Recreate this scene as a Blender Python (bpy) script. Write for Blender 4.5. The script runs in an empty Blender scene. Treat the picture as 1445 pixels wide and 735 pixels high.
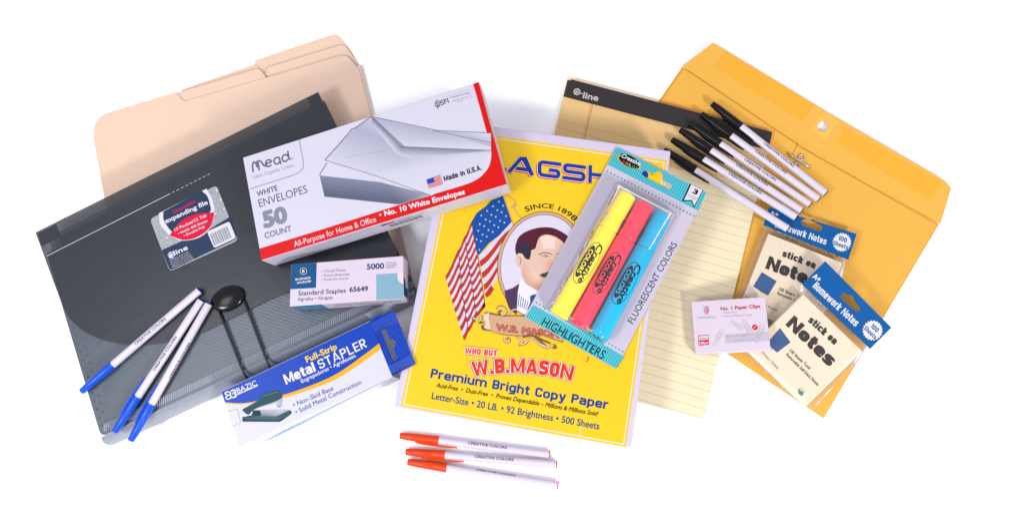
import bpy, bmesh, math, random
from mathutils import Vector, Matrix
from mathutils.geometry import tessellate_polygon
random.seed(4)
S = 0.001                                   # everything below is written in millimetres
sc = bpy.context.scene
C = sc.collection
PI = math.pi

# ------------------------------------------------------------------ camera
FPX, TILT, ROLL, PPY, HC = 1236.29, math.radians(13.835), math.radians(-10.649), -62.22, 872.9
PW, PH = 1445.0, 735.0
_rt = Vector((1, 0, 0)); _up = Vector((0, math.cos(TILT), math.sin(TILT))); FW = Vector((0, math.sin(TILT), -math.cos(TILT)))
RT = _rt * math.cos(ROLL) + _up * math.sin(ROLL)
UP = _up * math.cos(ROLL) - _rt * math.sin(ROLL)
_rz = Matrix.Rotation(-math.atan2(RT.y, RT.x), 3, 'Z')
RT = _rz @ RT; UP = _rz @ UP; FW = _rz @ FW
CAM = Vector((0, 0, HC))
cam = bpy.data.cameras.new('camera'); cam_o = bpy.data.objects.new('camera', cam); C.objects.link(cam_o)
cam.sensor_width = 36; cam.lens = FPX / PW * 36
cam.shift_y = PPY / PW
cam.clip_start = 0.05; cam.clip_end = 20
m = Matrix((RT, UP, -FW)).transposed().to_4x4(); m.translation = CAM * S
cam_o.matrix_world = m
sc.camera = cam_o

# ------------------------------------------------------------------ light
w = bpy.data.worlds.new('World'); sc.world = w; w.use_nodes = True
bg = w.node_tree.nodes['Background']; bg.inputs[0].default_value = (0.93, 0.90, 1.0, 1); bg.inputs[1].default_value = 0.92
def area(name, loc, target, size, power, col):
    l = bpy.data.lights.new(name, 'AREA'); l.shape = 'RECTANGLE'; l.size = size[0]; l.size_y = size[1]; l.energy = power; l.color = col
    o = bpy.data.objects.new(name, l); C.objects.link(o); o.location = loc
    d = Vector(target) - Vector(loc); o.rotation_euler = d.to_track_quat('-Z', 'Y').to_euler()
    return o
area('softbox_right', (0.85, -0.95, 1.15), (0.15, 0.05, 0), (0.26, 0.26), 24, (1.0, 0.965, 0.93))
area('softbox_left', (-0.80, -0.42, 1.12), (-0.2, 0.15, 0), (0.30, 0.24), 11, (0.93, 0.96, 1.0))
area('softbox_overhead', (-0.74, 0.10, 1.25), (-0.30, 0.08, 0), (0.42, 0.30), 2.2, (0.95, 0.97, 1.0))
sc.view_settings.view_transform = 'Standard'; sc.view_settings.look = 'None'
sc.view_settings.exposure = -0.10; sc.view_settings.gamma = 1
sc.render.engine = 'CYCLES'
sc.cycles.max_bounces = 10; sc.cycles.transparent_max_bounces = 16

# ------------------------------------------------------------------ materials
def lin(c):
    return tuple(((v / 255) / 12.92 if v / 255 <= .04045 else ((v / 255 + .055) / 1.055) ** 2.4) for v in c)
MATS = {}
ALB = .665                                   # reflectances are read off a brightly exposed picture
def mat(name, rgb, rough=.5, spec=.18, bump=0, bscale=600, vary=0, coat=0, metal=0, srgb=True, alpha=None, sss=0):
    if name in MATS: return MATS[name]
    c = tuple(v * ALB for v in lin(rgb)) if srgb else rgb
    coat *= .25
    M = bpy.data.materials.new(name); M.use_nodes = True; nt = M.node_tree; N = nt.nodes; L = nt.links
    p = N['Principled BSDF']; p.inputs['Base Color'].default_value = (*c, 1); p.inputs['Roughness'].default_value = rough
    p.inputs['Specular IOR Level'].default_value = spec; p.inputs['Metallic'].default_value = metal
    p.inputs['Coat Weight'].default_value = coat; p.inputs['Coat Roughness'].default_value = .12
    if sss:
        p.inputs['Subsurface Weight'].default_value = sss; p.inputs['Subsurface Radius'].default_value = (.004, .003, .002); p.inputs['Subsurface Scale'].default_value = 1
    if bump or vary:
        tc = N.new('ShaderNodeTexCoord')
        n = N.new('ShaderNodeTexNoise'); n.inputs['Scale'].default_value = bscale; n.inputs['Detail'].default_value = 5; L.new(tc.outputs['Object'], n.inputs['Vector'])
        n2 = N.new('ShaderNodeTexNoise'); n2.inputs['Scale'].default_value = 22; n2.inputs['Detail'].default_value = 3; L.new(tc.outputs['Object'], n2.inputs['Vector'])
        if bump:
            ad = N.new('ShaderNodeMath'); ad.operation = 'MULTIPLY_ADD'; ad.inputs[1].default_value = 3.0
            L.new(n2.outputs['Fac'], ad.inputs[0]); L.new(n.outputs['Fac'], ad.inputs[2])
            b = N.new('ShaderNodeBump'); b.inputs['Strength'].default_value = bump; b.inputs['Distance'].default_value = .0006
            L.new(ad.outputs[0], b.inputs['Height']); L.new(b.outputs['Normal'], p.inputs['Normal'])
        if vary:
            mx = N.new('ShaderNodeMix'); mx.data_type = 'RGBA'; mx.blend_type = 'MULTIPLY'
            rp = N.new('ShaderNodeMapRange'); rp.inputs['From Min'].default_value = .3; rp.inputs['From Max'].default_value = .7
            rp.inputs['To Min'].default_value = 1 - vary; rp.inputs['To Max'].default_value = 1
            a = N.new('ShaderNodeMath'); a.operation = 'ADD'; h = N.new('ShaderNodeMath'); h.operation = 'MULTIPLY'; h.inputs[1].default_value = .5
            L.new(n.outputs['Fac'], a.inputs[0]); L.new(n2.outputs['Fac'], a.inputs[1]); L.new(a.outputs[0], h.inputs[0]); L.new(h.outputs[0], rp.inputs['Value'])
            mx.inputs[0].default_value = 1; mx.inputs[6].default_value = (*c, 1); L.new(rp.outputs[0], mx.inputs[7]); L.new(mx.outputs[2], p.inputs['Base Color'])
    if alpha is not None: p.inputs['Alpha'].default_value = alpha
    MATS[name] = M
    return M
def stripes(name, c1, c2, period, axis='X', duty=.5, rough=.4, coat=.2):
    if name in MATS: return MATS[name]
    M = mat(name, c1, rough, coat=coat); nt = M.node_tree; N = nt.nodes; L = nt.links
    tc = N.new('ShaderNodeTexCoord'); sp = N.new('ShaderNodeSeparateXYZ'); L.new(tc.outputs['Object'], sp.inputs[0])
    a = N.new('ShaderNodeMath'); a.operation = 'MULTIPLY'; a.inputs[1].default_value = 1000 / period; L.new(sp.outputs[axis], a.inputs[0])
    f = N.new('ShaderNodeMath'); f.operation = 'FRACT'; L.new(a.outputs[0], f.inputs[0])
    g = N.new('ShaderNodeMath'); g.operation = 'GREATER_THAN'; g.inputs[1].default_value = duty; L.new(f.outputs[0], g.inputs[0])
    mx = N.new('ShaderNodeMix'); mx.data_type = 'RGBA'; mx.inputs[6].default_value = (*[v * ALB for v in lin(c1)], 1); mx.inputs[7].default_value = (*[v * ALB for v in lin(c2)], 1)
    L.new(g.outputs[0], mx.inputs[0]); L.new(mx.outputs[2], N['Principled BSDF'].inputs['Base Color'])
    return M
def film(name, tint, opacity, rough=.15, gloss=.08, ribs=0, wrinkle=0, dark=(.02, .02, .022)):
    """thin plastic film: partly see-through tinted sheet with a glossy skin"""
    if name in MATS: return MATS[name]
    M = bpy.data.materials.new(name); M.use_nodes = True; nt = M.node_tree; N = nt.nodes; L = nt.links
    for n in list(N): N.remove(n)
    out = N.new('ShaderNodeOutputMaterial'); tr = N.new('ShaderNodeBsdfTransparent'); tr.inputs[0].default_value = (*tint, 1)
    df = N.new('ShaderNodeBsdfDiffuse'); df.inputs[0].default_value = (*dark, 1)
    mx = N.new('ShaderNodeMixShader'); mx.inputs[0].default_value = opacity; L.new(tr.outputs[0], mx.inputs[1]); L.new(df.outputs[0], mx.inputs[2])
    gl = N.new('ShaderNodeBsdfGlossy'); gl.inputs['Roughness'].default_value = rough
    fr = N.new('ShaderNodeFresnel'); fr.inputs[0].default_value = 1.34
    mu = N.new('ShaderNodeMath'); mu.operation = 'ADD'; mu.inputs[1].default_value = gloss; L.new(fr.outputs[0], mu.inputs[0]); mu.use_clamp = True
    m2 = N.new('ShaderNodeMixShader'); L.new(mu.outputs[0], m2.inputs[0]); L.new(mx.outputs[0], m2.inputs[1]); L.new(gl.outputs[0], m2.inputs[2])
    L.new(m2.outputs[0], out.inputs[0])
    if ribs or wrinkle:
        add_relief(nt, ribs, wrinkle, [gl.inputs['Normal'], fr.inputs['Normal'], df.inputs['Normal']])
    MATS[name] = M
    return M
def add_relief(nt, ribs, wrinkle, targets):
    N = nt.nodes; L = nt.links
    tc = N.new('ShaderNodeTexCoord'); h = None
    if ribs:
        wv = N.new('ShaderNodeTexWave'); wv.inputs['Scale'].default_value = 140; wv.inputs['Distortion'].default_value = .3
        wv.bands_direction = 'DIAGONAL'; L.new(tc.outputs['Object'], wv.inputs['Vector'])
        b = N.new('ShaderNodeBump'); b.inputs['Strength'].default_value = ribs; b.inputs['Distance'].default_value = .0003; L.new(wv.outputs['Fac'], b.inputs['Height']); h = b
    if wrinkle:
        nz = N.new('ShaderNodeTexNoise'); nz.inputs['Scale'].default_value = 28; nz.inputs['Detail'].default_value = 2; nz.inputs['Distortion'].default_value = 1.2
        L.new(tc.outputs['Object'], nz.inputs['Vector'])
        b2 = N.new('ShaderNodeBump'); b2.inputs['Strength'].default_value = wrinkle; b2.inputs['Distance'].default_value = .01; L.new(nz.outputs['Fac'], b2.inputs['Height'])
        if h: L.new(h.outputs[0], b2.inputs['Normal'])
        h = b2
    for t in targets: L.new(h.outputs[0], t)

# ------------------------------------------------------------------ geometry helpers (world millimetres in, object metres out)
def ray(px, py):
    x = px - PW / 2; y = py - PH / 2 - PPY
    return (FW * FPX + RT * x - UP * y)
def at(px, py, z=0):
    d = ray(px, py); return CAM + d * ((z - HC) / d.z)
def mesh_obj(name, verts, faces, material, parent=None, smooth=False, cols=None):
    """verts in world millimetres; stored in the parent's space"""
    inv = Matrix.Identity(4)
    if parent is not None: inv = root_matrix(parent).inverted()
    me = bpy.data.meshes.new(name); me.from_pydata([inv @ (Vector(v) * S) for v in verts], [], faces); me.update()
    if smooth:
        me.polygons.foreach_set('use_smooth', [True] * len(me.polygons))
    if cols:
        at_ = me.color_attributes.new('ink', 'FLOAT_COLOR', 'POINT')
        for i, c in enumerate(cols): at_.data[i].color = (*c, 1)
    me.materials.append(material)
    o = bpy.data.objects.new(name, me); C.objects.link(o)
    if parent is not None: o.parent = parent
    return o
def root_matrix(o):
    m_ = o.matrix_basis.copy()
    while o.parent: o = o.parent; m_ = o.matrix_basis @ m_
    return m_
def tag(o, label=None, cat=None, group=None, kind=None):
    if label: o['label'] = label
    if cat: o['category'] = cat
    if group: o['group'] = group
    if kind: o['kind'] = kind
    return o
class Frame:
    """the top face of a thing, from three photo-measured corners with their heights; local z = 0 is the thing's underside"""
    def __init__(s, a, b, c, T=0):
        A, B, D = at(*a), at(*b), at(*c)
        s.ex = (B - A).normalized(); n = s.ex.cross(D - A)
        if n.z < 0: n = -n
        s.n = n.normalized(); s.ey = s.n.cross(s.ex); s.A = A; s.T = T; s.flip = 1
    def P(s, px, py, h=0):
        d = ray(px, py); t = (s.A - CAM).dot(s.n) / d.dot(s.n)
        return CAM + d * t + s.n * h
    def uv(s, px, py):
        p = s.P(px, py) - s.A; return Vector((p.dot(s.ex), p.dot(s.ey)))
    def W(s, u, v, h=0): return s.A + s.ex * u + s.ey * v + s.n * h
    def matrix(s):
        m_ = Matrix((s.ex, s.ey, s.n)).transposed().to_4x4(); m_.translation = (s.A - s.n * s.T) * S; return m_
    def k(s, p0, p1=None):
        p1 = p1 or (p0[0] + 10, p0[1]); d = math.dist(p0, p1)
        return (s.uv(*p1) - s.uv(*p0)).length / d
def thing(name, F, label, cat, group=None):
    o = bpy.data.objects.new(name, None); o.empty_display_size = .01; C.objects.link(o); o.matrix_basis = F.matrix() if isinstance(F, Frame) else F
    return tag(o, label, cat, group)
def rpoly(pts, r, n=5):
    """round the corners of a polygon; r may be one number or a list"""
    out = []; N_ = len(pts)
    for i, p in enumerate(pts):
        ri = r[i] if isinstance(r, (list, tuple)) else r
        a = Vector(pts[i - 1][:2]); b = Vector(p[:2]); c = Vector(pts[(i + 1) % N_][:2])
        if ri <= 0: out.append(tuple(b)); continue
        d1 = (a - b); d2 = (c - b); q = min(ri, d1.length * .49, d2.length * .49)
        s_ = b + d1.normalized() * q; e_ = b + d2.normalized() * q
        for j in range(n + 1):
            t = j / n; out.append(tuple(s_ * (1 - t) ** 2 + b * 2 * t * (1 - t) + e_ * t * t))
    return out
def curve(pts, n=6):
    """Catmull-Rom through points"""
    P_ = [Vector(p) for p in pts]; P_ = [P_[0] * 2 - P_[1]] + P_ + [P_[-1] * 2 - P_[-2]]; out = []
    for i in range(1, len(P_) - 2):
        for j in range(n):
            t = j / n; a, b, c, d = P_[i - 1:i + 3]
            out.append(tuple(.5 * ((2 * b) + (c - a) * t + (2 * a - 5 * b + 4 * c - d) * t * t + (3 * b - a - 3 * c + d) * t ** 3)))
    out.append(tuple(P_[-2])); return out
def tess(loops):
    flat = [v for l in loops for v in l]
    tr = tessellate_polygon([[Vector((v[0], v[1], 0)) for v in l] for l in loops])
    res = []
    for t in tr:
        a, b, c = (flat[i] for i in t)
        if (b[0] - a[0]) * (c[1] - a[1]) - (b[1] - a[1]) * (c[0] - a[0]) < 0: t = (t[0], t[2], t[1])
        res.append(tuple(t))
    return flat, res
def slab_uv(name, F, loops, h0, h1, material, parent, bow=None, smooth=False):
    """prism on a frame from uv loops (outer first, then holes), heights relative to the top face"""
    flat_, tris = tess(loops); n = len(flat_)
    hh = (lambda u, v: bow(u, v)) if bow else (lambda u, v: 0)
    V = [F.W(u, v, h1 + hh(u, v)) for u, v in flat_] + [F.W(u, v, h0 + hh(u, v)) for u, v in flat_]
    Fc = list(tris) + [(a + n, c + n, b + n) for a, b, c in tris]; k = 0
    for li, l in enumerate(loops):
        ar = sum(l[i - 1][0] * l[i][1] - l[i][0] * l[i - 1][1] for i in range(len(l)))
        rev = (ar < 0) != (li > 0)
        for i in range(len(l)):
            a = k + i; b = k + (i + 1) % len(l)
            Fc.append((a, b, b + n, a + n) if rev else (b, a, a + n, b + n))
        k += len(l)
    return mesh_obj(name, V, Fc, material, parent, smooth)
def px2uv(F, pts): return [tuple(F.uv(*p)) for p in pts]
def slab(name, F, pts, h0, h1, material, parent, holes=(), bow=None):
    return slab_uv(name, F, [px2uv(F, pts)] + [px2uv(F, h) for h in holes], h0, h1, material, parent, bow)
LY = 0.07
def flat(name, F, pts, layer, material, parent, holes=()):
    fl, tr = tess([px2uv(F, pts)] + [px2uv(F, h) for h in holes])
    return mesh_obj(name, [F.W(u, v, layer * LY) for u, v in fl], tr, material, parent)
def ribbon_geo(F, pts, wpx, layer, closed=False, taper=None):
    uv = [F.uv(*p) for p in pts]; k = F.k(pts[0]); n = len(uv); V = []; Fc = []
    for i, p in enumerate(uv):
        if closed: d = uv[(i + 1) % n] - uv[i - 1]
        else: d = uv[min(i + 1, n - 1)] - uv[max(i - 1, 0)]
        d = d.normalized() if d.length > 1e-6 else Vector((1, 0)); q = Vector((-d.y, d.x))
        ww = wpx * k / 2 * (taper[i] if taper else 1)
        # mitre
        if 0 < i < n - 1 or closed:
            e = (uv[i] - uv[i - 1]); 
            if e.length > 1e-6:
                cs = abs(e.normalized().dot(d)); ww /= max(cs, .5)
        V += [F.W(*(p + q * ww), layer * LY), F.W(*(p - q * ww), layer * LY)]
    for i in range(n if closed else n - 1):
        j = (i + 1) % n; Fc.append((2 * i + 1, 2 * j + 1, 2 * j, 2 * i))
    return V, Fc
class Ink:
    """collects several flat strokes or patches of one colour into one printed part"""
    def __init__(s, F, layer): s.F = F; s.layer = layer; s.V = []; s.Fc = []
    def add(s, V, Fc): n = len(s.V); s.c = getattr(s, 'c', 0) + 1; s.V += [Vector(v) + s.F.n * (.0025 * min(s.c, 20)) for v in V]; s.Fc += [tuple(i + n for i in f) for f in Fc]; return s
    def line(s, pts, wpx, closed=False, taper=None): return s.add(*ribbon_geo(s.F, pts, wpx, s.layer, closed, taper))
    def poly(s, pts):
        fl, tr = tess([px2uv(s.F, pts)]); return s.add([s.F.W(u, v, s.layer * LY) for u, v in fl], tr)
    def disc(s, c, r, n=16, ry=None, rot=0):
        ry = ry or r
        return s.poly([(c[0] + r * math.cos(t) * math.cos(rot) - ry * math.sin(t) * math.sin(rot), c[1] + r * math.cos(t) * math.sin(rot) + ry * math.sin(t) * math.cos(rot)) for t in [2 * PI * i / n for i in range(n)]])
    def build(s, name, material, parent): return mesh_obj(name, s.V, s.Fc, material, parent)
_TC = {}
def glyphs(s, bold=0, res=3, space=1.0):
    key = (s, space)
    if key not in _TC:
        cu = bpy.data.curves.new('t', 'FONT'); cu.body = s; cu.size = 1; cu.resolution_u = res; cu.fill_mode = 'FRONT'; cu.space_character = space
        o = bpy.data.objects.new('t', cu); C.objects.link(o)
        dg = bpy.context.evaluated_depsgraph_get(); dg.update()
        me = bpy.data.meshes.new_from_object(o.evaluated_get(dg))
        V = [(v.co.x, v.co.y) for v in me.vertices]; Fc = [tuple(p.vertices) for p in me.polygons]
        bpy.data.objects.remove(o); bpy.data.curves.remove(cu); bpy.data.meshes.remove(me)
        _TC[key] = (V, Fc)
    return _TC[key]
def embolden(V3, Fc, F, r, squeeze=1):
    """heavier letters: the outline repeated round a small circle (radius r mm), each a few microns higher"""
    if r <= 0: return V3, Fc
    out = list(V3); fo = list(Fc); n = 14 if r > .3 else 7
    for i in range(n):
        t = 2 * PI * i / n; off = F.ex * (r * squeeze * math.cos(t)) + F.ey * (r * math.sin(t)) + F.n * (.0035 * (i + 1)); k_ = len(out)
        out += [v + off for v in V3]; fo += [tuple(j + k_ for j in f) for f in Fc]
    return out, fo
def cap_h(bold=0):
    V, _ = glyphs('H', bold); ys = [v[1] for v in V]; return min(ys), max(ys)
def skel(ch, t, wf=.5):
    """heavy grotesque letters as strokes of weight t (capital height 1): (advance, [(points, closed)])"""
    s_ = t / 2; X = .76; w = wf; r = max(s_ * 1.15, min(w, X) * .42)
    if wf > .55: r = max(r, .3)
    def rr(pts, rads, closed=False):
        if closed: return (rpoly(pts, rads, 6), True)
        a = rpoly(pts, [0] + rads + [0], 6); return (a, False)
    lo, hi, le, ri = s_, X - s_, s_, w - s_; H_ = 1 - s_; q = min(r, (hi - lo) / 2 - .001, (ri - le) / 2 + .02)
    L_ = []
    st = lambda *p: L_.append((list(p), False))
    if ch == ' ': return w * .55, []
    if ch == '.': st((s_, 0), (s_, t)); return t, L_
    if ch == 'i': st((s_, 0), (s_, X)); st((s_, X + .08), (s_, 1.0)); return t, L_
    if ch == 'l': st((s_, 0), (s_, 1)); return t, L_
    if ch == 'I': st((s_, 0), (s_, 1)); return t, L_
    if ch == 'o': L_.append(rr([(le, lo), (ri, lo), (ri, hi), (le, hi)], q, True))
    elif ch == 'e': st((le, X / 2), (ri, X / 2)); L_.append(rr([(ri, X / 2 - t * .45), (ri, hi), (le, hi), (le, lo), (ri, lo), (ri, X * .30)], [q, q, q, q * .9]))
    elif ch == 'c': L_.append(rr([(ri, X * .66), (ri, hi), (le, hi), (le, lo), (ri, lo), (ri, X * .34)], [q * .8, q, q, q * .8]))
    elif ch == 's': m = X / 2; L_.append(rr([(ri, X * .70), (ri, hi), (le, hi), (le, m), (ri, m), (ri, lo), (le, lo), (le, X * .30)], [q * .7] * 6))
    elif ch in 'nhmr':
        st((le, 0), (le, 1 if ch == 'h' else X))
        if ch == 'r': w *= .72; L_.append(rr([(le, X * .55), (le, hi), (w, hi)], [q * .7])); return w, L_
        L_.append(rr([(le, X * .5), (le, hi), (ri, hi), (ri, 0)], [q * .8, q]))
        if ch == 'm': L_.append(rr([(ri, X * .5), (ri, hi), (ri + w - t, hi), (ri + w - t, 0)], [q * .8, q])); w = w * 2 - t
    elif ch == 'w': w *= 1.5; L_ += [([(s_ * .8, X), (w * .29, 0)], False, .8), ([(w * .29, 0), (w / 2, X * .95)], False, .65), ([(w / 2, X * .95), (w * .71, 0)], False, .65), ([(w * .71, 0), (w - s_ * .8, X)], False, .8)]
    elif ch == '1': st((s_ + .1, 0), (s_ + .1, 1)); L_.append(([(0, .78), (.12, .86)], False, .7)); return t + .1, L_
    elif ch == '0': L_.append(rr([(le, lo), (ri, lo), (ri, H_), (le, H_)], min(r * 1.1, (ri - le) / 2), True))
    elif ch == 'u': st((ri, 0), (ri, X)); L_.append(rr([(le, X), (le, lo), (ri, lo), (ri, X * .5)], [q, q * .8]))
    elif ch == 'a': st((ri, 0), (ri, X * .6)); L_.append(rr([(le, X * .72), (le, hi), (ri, hi), (ri, X * .4)], [q * .8, q])); L_.append(rr([(ri, X * .55), (le, X * .52), (le, lo), (ri, lo)], [q * .7, q * .7]))
    elif ch == 't': w *= .68; c = w * .45; L_.append(rr([(c, .95), (c, lo), (w, lo)], [t * .5])); st((0, X - s_), (w, X - s_))
    elif ch == 'k': st((le, 0), (le, 1)); st((t, X * .42), (w - s_ * .9, X)); st((t * 1.0, X * .48), (w - s_ * .7, 0))
    elif ch in 'pbdg':
        y0, y1 = {'p': (-.24, X), 'b': (0, 1), 'd': (0, 1), 'g': (-.16, X)}[ch]; xs_ = le if ch in 'pb' else ri
        if ch == 'g': L_.append(rr([(ri, X), (ri, -.24 + s_), (le, -.24 + s_), (le, -.10)], [q * .8, q * .6]))
        else: st((xs_, y0), (xs_, y1))
        L_.append(rr([(le, lo), (ri, lo), (ri, hi), (le, hi)], q, True))
    elif ch == 'y': st((s_ * .8, X), (w / 2, .08)); L_.append(([(w - s_ * .8, X), (w * .42, -.24), (0, -.24 + s_ * .6)][:2], False)); st((w * .48, -.17), (w * .08, -.17))
    elif ch == 'N': w *= 1.28; ri = w - s_ * .85; L_.append(([(s_ * .85, 0), (s_ * .85, 1)], False, .85)); L_.append(([(ri, 0), (ri, 1)], False, .85)); L_.append(([(s_ * .9, 1 - s_ * .2), (w - s_ * .9, s_ * .2)], False, .72))
    elif ch == 'H': st((le, 0), (le, 1)); st((ri, 0), (ri, 1)); st((le, .5), (ri, .5))
    elif ch == 'T': st((w / 2, 0), (w / 2, 1)); st((0, H_), (w, H_))
    elif ch == 'L': w *= .85; st((le, 0), (le, 1)); st((le, lo), (w, lo))
    elif ch == 'E': w *= .88; st((le, 0), (le, 1)); st((le, lo), (w, lo)); st((le, .5), (w * .95, .5)); st((le, H_), (w, H_))
    elif ch == 'M': w *= 1.45; ri = w - s_ * .85; L_ += [([(s_ * .85, 0), (s_ * .85, 1)], False, .85), ([(ri, 0), (ri, 1)], False, .85), ([(s_, 1), (w / 2, .1)], False, .62), ([(w - s_, 1), (w / 2, .1)], False, .62)]
    elif ch == 'W': w *= 1.7; L_ += [([(s_ * .8, 1), (w * .29, 0)], False, .8), ([(w * .29, 0), (w / 2, .95)], False, .6), ([(w / 2, .95), (w * .71, 0)], False, .6), ([(w * .71, 0), (w - s_ * .8, 1)], False, .8)]
    elif ch == 'A': w *= 1.2; L_ += [([(s_ * .8, 0), (w / 2, .98)], False, .85), ([(w - s_ * .8, 0), (w / 2, .98)], False, .85), ([(w * .22, .24), (w * .78, .24)], False, .7)]
    elif ch == 'O': L_.append(rr([(le, lo), (ri, lo), (ri, H_), (le, H_)], min(r * 1.2, .34, (ri - le) / 2), True))
    elif ch == 'U': L_.append(rr([(le, 1), (le, lo), (ri, lo), (ri, 1)], [q, q]))
    elif ch == 'C': L_.append(rr([(ri, .68), (ri, H_), (le, H_), (le, lo), (ri, lo), (ri, .32)], [q * .8, q, q, q * .8]))
    elif ch == 'S': L_.append(rr([(ri, .72), (ri, H_), (le, H_), (le, .5), (ri, .5), (ri, lo), (le, lo), (le, .28)], [q * .8] * 6))
    elif ch in 'PRB':
        st((le, 0), (le, 1)); L_.append(rr([(le, H_), (ri, H_), (ri, .48), (le, .48)], [q * .8, q * .8]))
        if ch == 'R': st((w * .45, .46), (ri, 0))
        if ch == 'B': L_.append(rr([(le, .48), (ri, .48), (ri, lo), (le, lo)], [q * .8, q * .8]))
    return w, L_
def skel_geo(s, t, wf, gap):
    V = []; Fc = []; x = 0; ns = 0
    for ch in s:
        adv, sts = skel(ch, t, wf)
        for st_ in sts:
            pts, closed = st_[:2]; tw = t * (st_[2] if len(st_) > 2 else 1)
            P_ = [Vector(p) for p in pts]; P_ = [p for i, p in enumerate(P_) if i == 0 or (p - P_[i - 1]).length > 1e-4]
            if closed and (P_[0] - P_[-1]).length < 1e-4: P_.pop()
            n = len(P_); n0 = len(V); ns += 1
            for i, p in enumerate(P_):
                e1 = (p - P_[i - 1]) if (i > 0 or closed) else (P_[1] - p); e2 = (P_[(i + 1) % n] - p) if (i < n - 1 or closed) else e1
                e1 = e1.normalized(); e2 = e2.normalized(); d = (e1 + e2); d = d.normalized() if d.length > 1e-5 else e1
                qv = Vector((-d.y, d.x)); ww = tw / 2 / max(abs(d.dot(e1)), .45)
                V += [(x + (p + qv * ww).x, (p + qv * ww).y, ns), (x + (p - qv * ww).x, (p - qv * ww).y, ns)]
            for i in range(n if closed else n - 1): j = (i + 1) % n; Fc.append((n0 + 2 * i + 1, n0 + 2 * j + 1, n0 + 2 * j, n0 + 2 * i))
        x += adv + gap
    return V, Fc
def htext(F, s, p0, p1, cap, material, parent, layer=2, t=.24, wf=.52, gap=.07, base=None, fat=0, name='lettering', shear=0):
    """a line of heavy lettering built from strokes; fat = extra outline (in cap heights)"""
    V0, _ = skel_geo(s, t, wf, gap); xs0 = [v[0] for v in V0]; x0, x1 = min(xs0), max(xs0)
    if fat:
        V = []; Fc = []
        for ox in range(8):
            a_ = ox * PI / 4; n0 = len(V); V += [(v[0] + fat * math.cos(a_), v[1] + fat * math.sin(a_), v[2] + ox * 16) for v in V0]; Fc += [tuple(i + n0 for i in f) for f in _]
    else: V, Fc = V0, _
    a, b = F.uv(*p0), F.uv(*p1); d = b - a; k = F.k(p0, p1); L_ = d.length; d.normalize(); q = Vector((-d.y, d.x)); out = []
    for x, y, z in V:
        tt = (x - x0) / (x1 - x0); yy = y * cap * k; rise = 0; sl = 0
        if base: rise = base(tt) * k; sl = (base(tt + .01) - base(tt - .01)) * k / (.02 * L_)
        p = a + d * (tt * L_ - sl * yy + shear * yy) + q * (yy + rise); out.append(F.W(p.x, p.y, layer * LY + .0006 * z))
    return mesh_obj(name, out, Fc, material, parent)
def text(F, s, p0, p1, cap, material, parent, layer=2, bold=0, shear=0, base=None, name='lettering', space=1.0, grow=0, perp=True):
    """one line of printed text: p0/p1 = ends of its baseline in the photo, cap = capital height in photo pixels.
    base(t) optional: extra baseline rise (px) at t in 0..1"""
    V, Fc = glyphs(s, bold, space=space)
    if not V: return None
    xs = [v[0] for v in V]; x0, x1 = min(xs), max(xs); y0, y1 = cap_h(0)
    a, b = F.uv(*p0), F.uv(*p1); d = b - a; k = F.k(p0, p1); L_ = d.length; d.normalize(); q = Vector((-d.y, d.x))
    out = []
    bi = max(bold, 0) * cap * k * 1.35
    for x, y in V:
        t = (x - x0) / (x1 - x0); yy = bi + (y - y0) / (y1 - y0) * (cap * k - 2 * bi)
        u = bi + t * (L_ - 2 * bi) + shear * yy; sl = 0; rise = 0
        if base:
            rise = base(t) * k; sl = (base(t + .01) - base(t - .01)) * k / (.02 * L_)
        p = a + d * (u - sl * yy) + q * (yy + rise); out.append(F.W(p.x, p.y, layer * LY))
    out, Fc = embolden(out, Fc, F, bold * cap * k * 1.35)
    return mesh_obj(name, out, Fc, material, parent)
def ink_picture():
    if 'printed picture' in MATS: return MATS['printed picture']
    M = mat('printed picture', (200, 200, 200), .4, coat=.2); nt = M.node_tree
    a = nt.nodes.new('ShaderNodeVertexColor'); a.layer_name = 'ink'; nt.links.new(a.outputs[0], nt.nodes['Principled BSDF'].inputs['Base Color']); return M
def picture(name, F, polys, parent, layer=2):
    """polys: list of (points px, colours sRGB per point) - a printed photograph on flat card"""
    V = []; Fc = []; cols = []
    for i, (pts, cs) in enumerate(polys):
        if isinstance(cs[0], (int, float)): cs = [cs] * len(pts)
        n = len(V); fl, tr = tess([px2uv(F, pts)])
        V += [F.W(u, v, (layer + i * .35) * LY) for u, v in fl]; Fc += [tuple(j + n for j in t) for t in tr]; cols += [tuple(v * ALB for v in lin(c)) for c in cs]
    return mesh_obj(name, V, Fc, ink_picture(), parent, cols=cols)
def grid_surface(name, f, nu, nv, material, parent, smooth=True):
    V = [f(i / nu, j / nv) for j in range(nv + 1) for i in range(nu + 1)]
    Fc = [(j * (nu + 1) + i, j * (nu + 1) + i + 1, (j + 1) * (nu + 1) + i + 1, (j + 1) * (nu + 1) + i) for j in range(nv) for i in range(nu)]
    return mesh_obj(name, V, Fc, material, parent, smooth)
def tube(path, r, n=10):
    V = []; Fc = []; P_ = [Vector(p) for p in path]; m_ = len(P_)
    for i, p in enumerate(P_):
        d = (P_[min(i + 1, m_ - 1)] - P_[max(i - 1, 0)]).normalized(); a = d.cross(Vector((0, 0, 1)))
        if a.length < .05: a = d.cross(Vector((1, 0, 0)))
        a.normalize(); b = d.cross(a); rr = r[i] if isinstance(r, (list, tuple)) else r
        V += [p + (a * math.cos(2 * PI * j / n) + b * math.sin(2 * PI * j / n)) * rr for j in range(n)]
    for i in range(m_ - 1):
        for j in range(n): Fc.append((i * n + j, i * n + (j + 1) % n, (i + 1) * n + (j + 1) % n, (i + 1) * n + j))
    Fc.append(tuple(range(n))[::-1]); Fc.append(tuple((m_ - 1) * n + j for j in range(n)))
    return V, Fc
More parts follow.
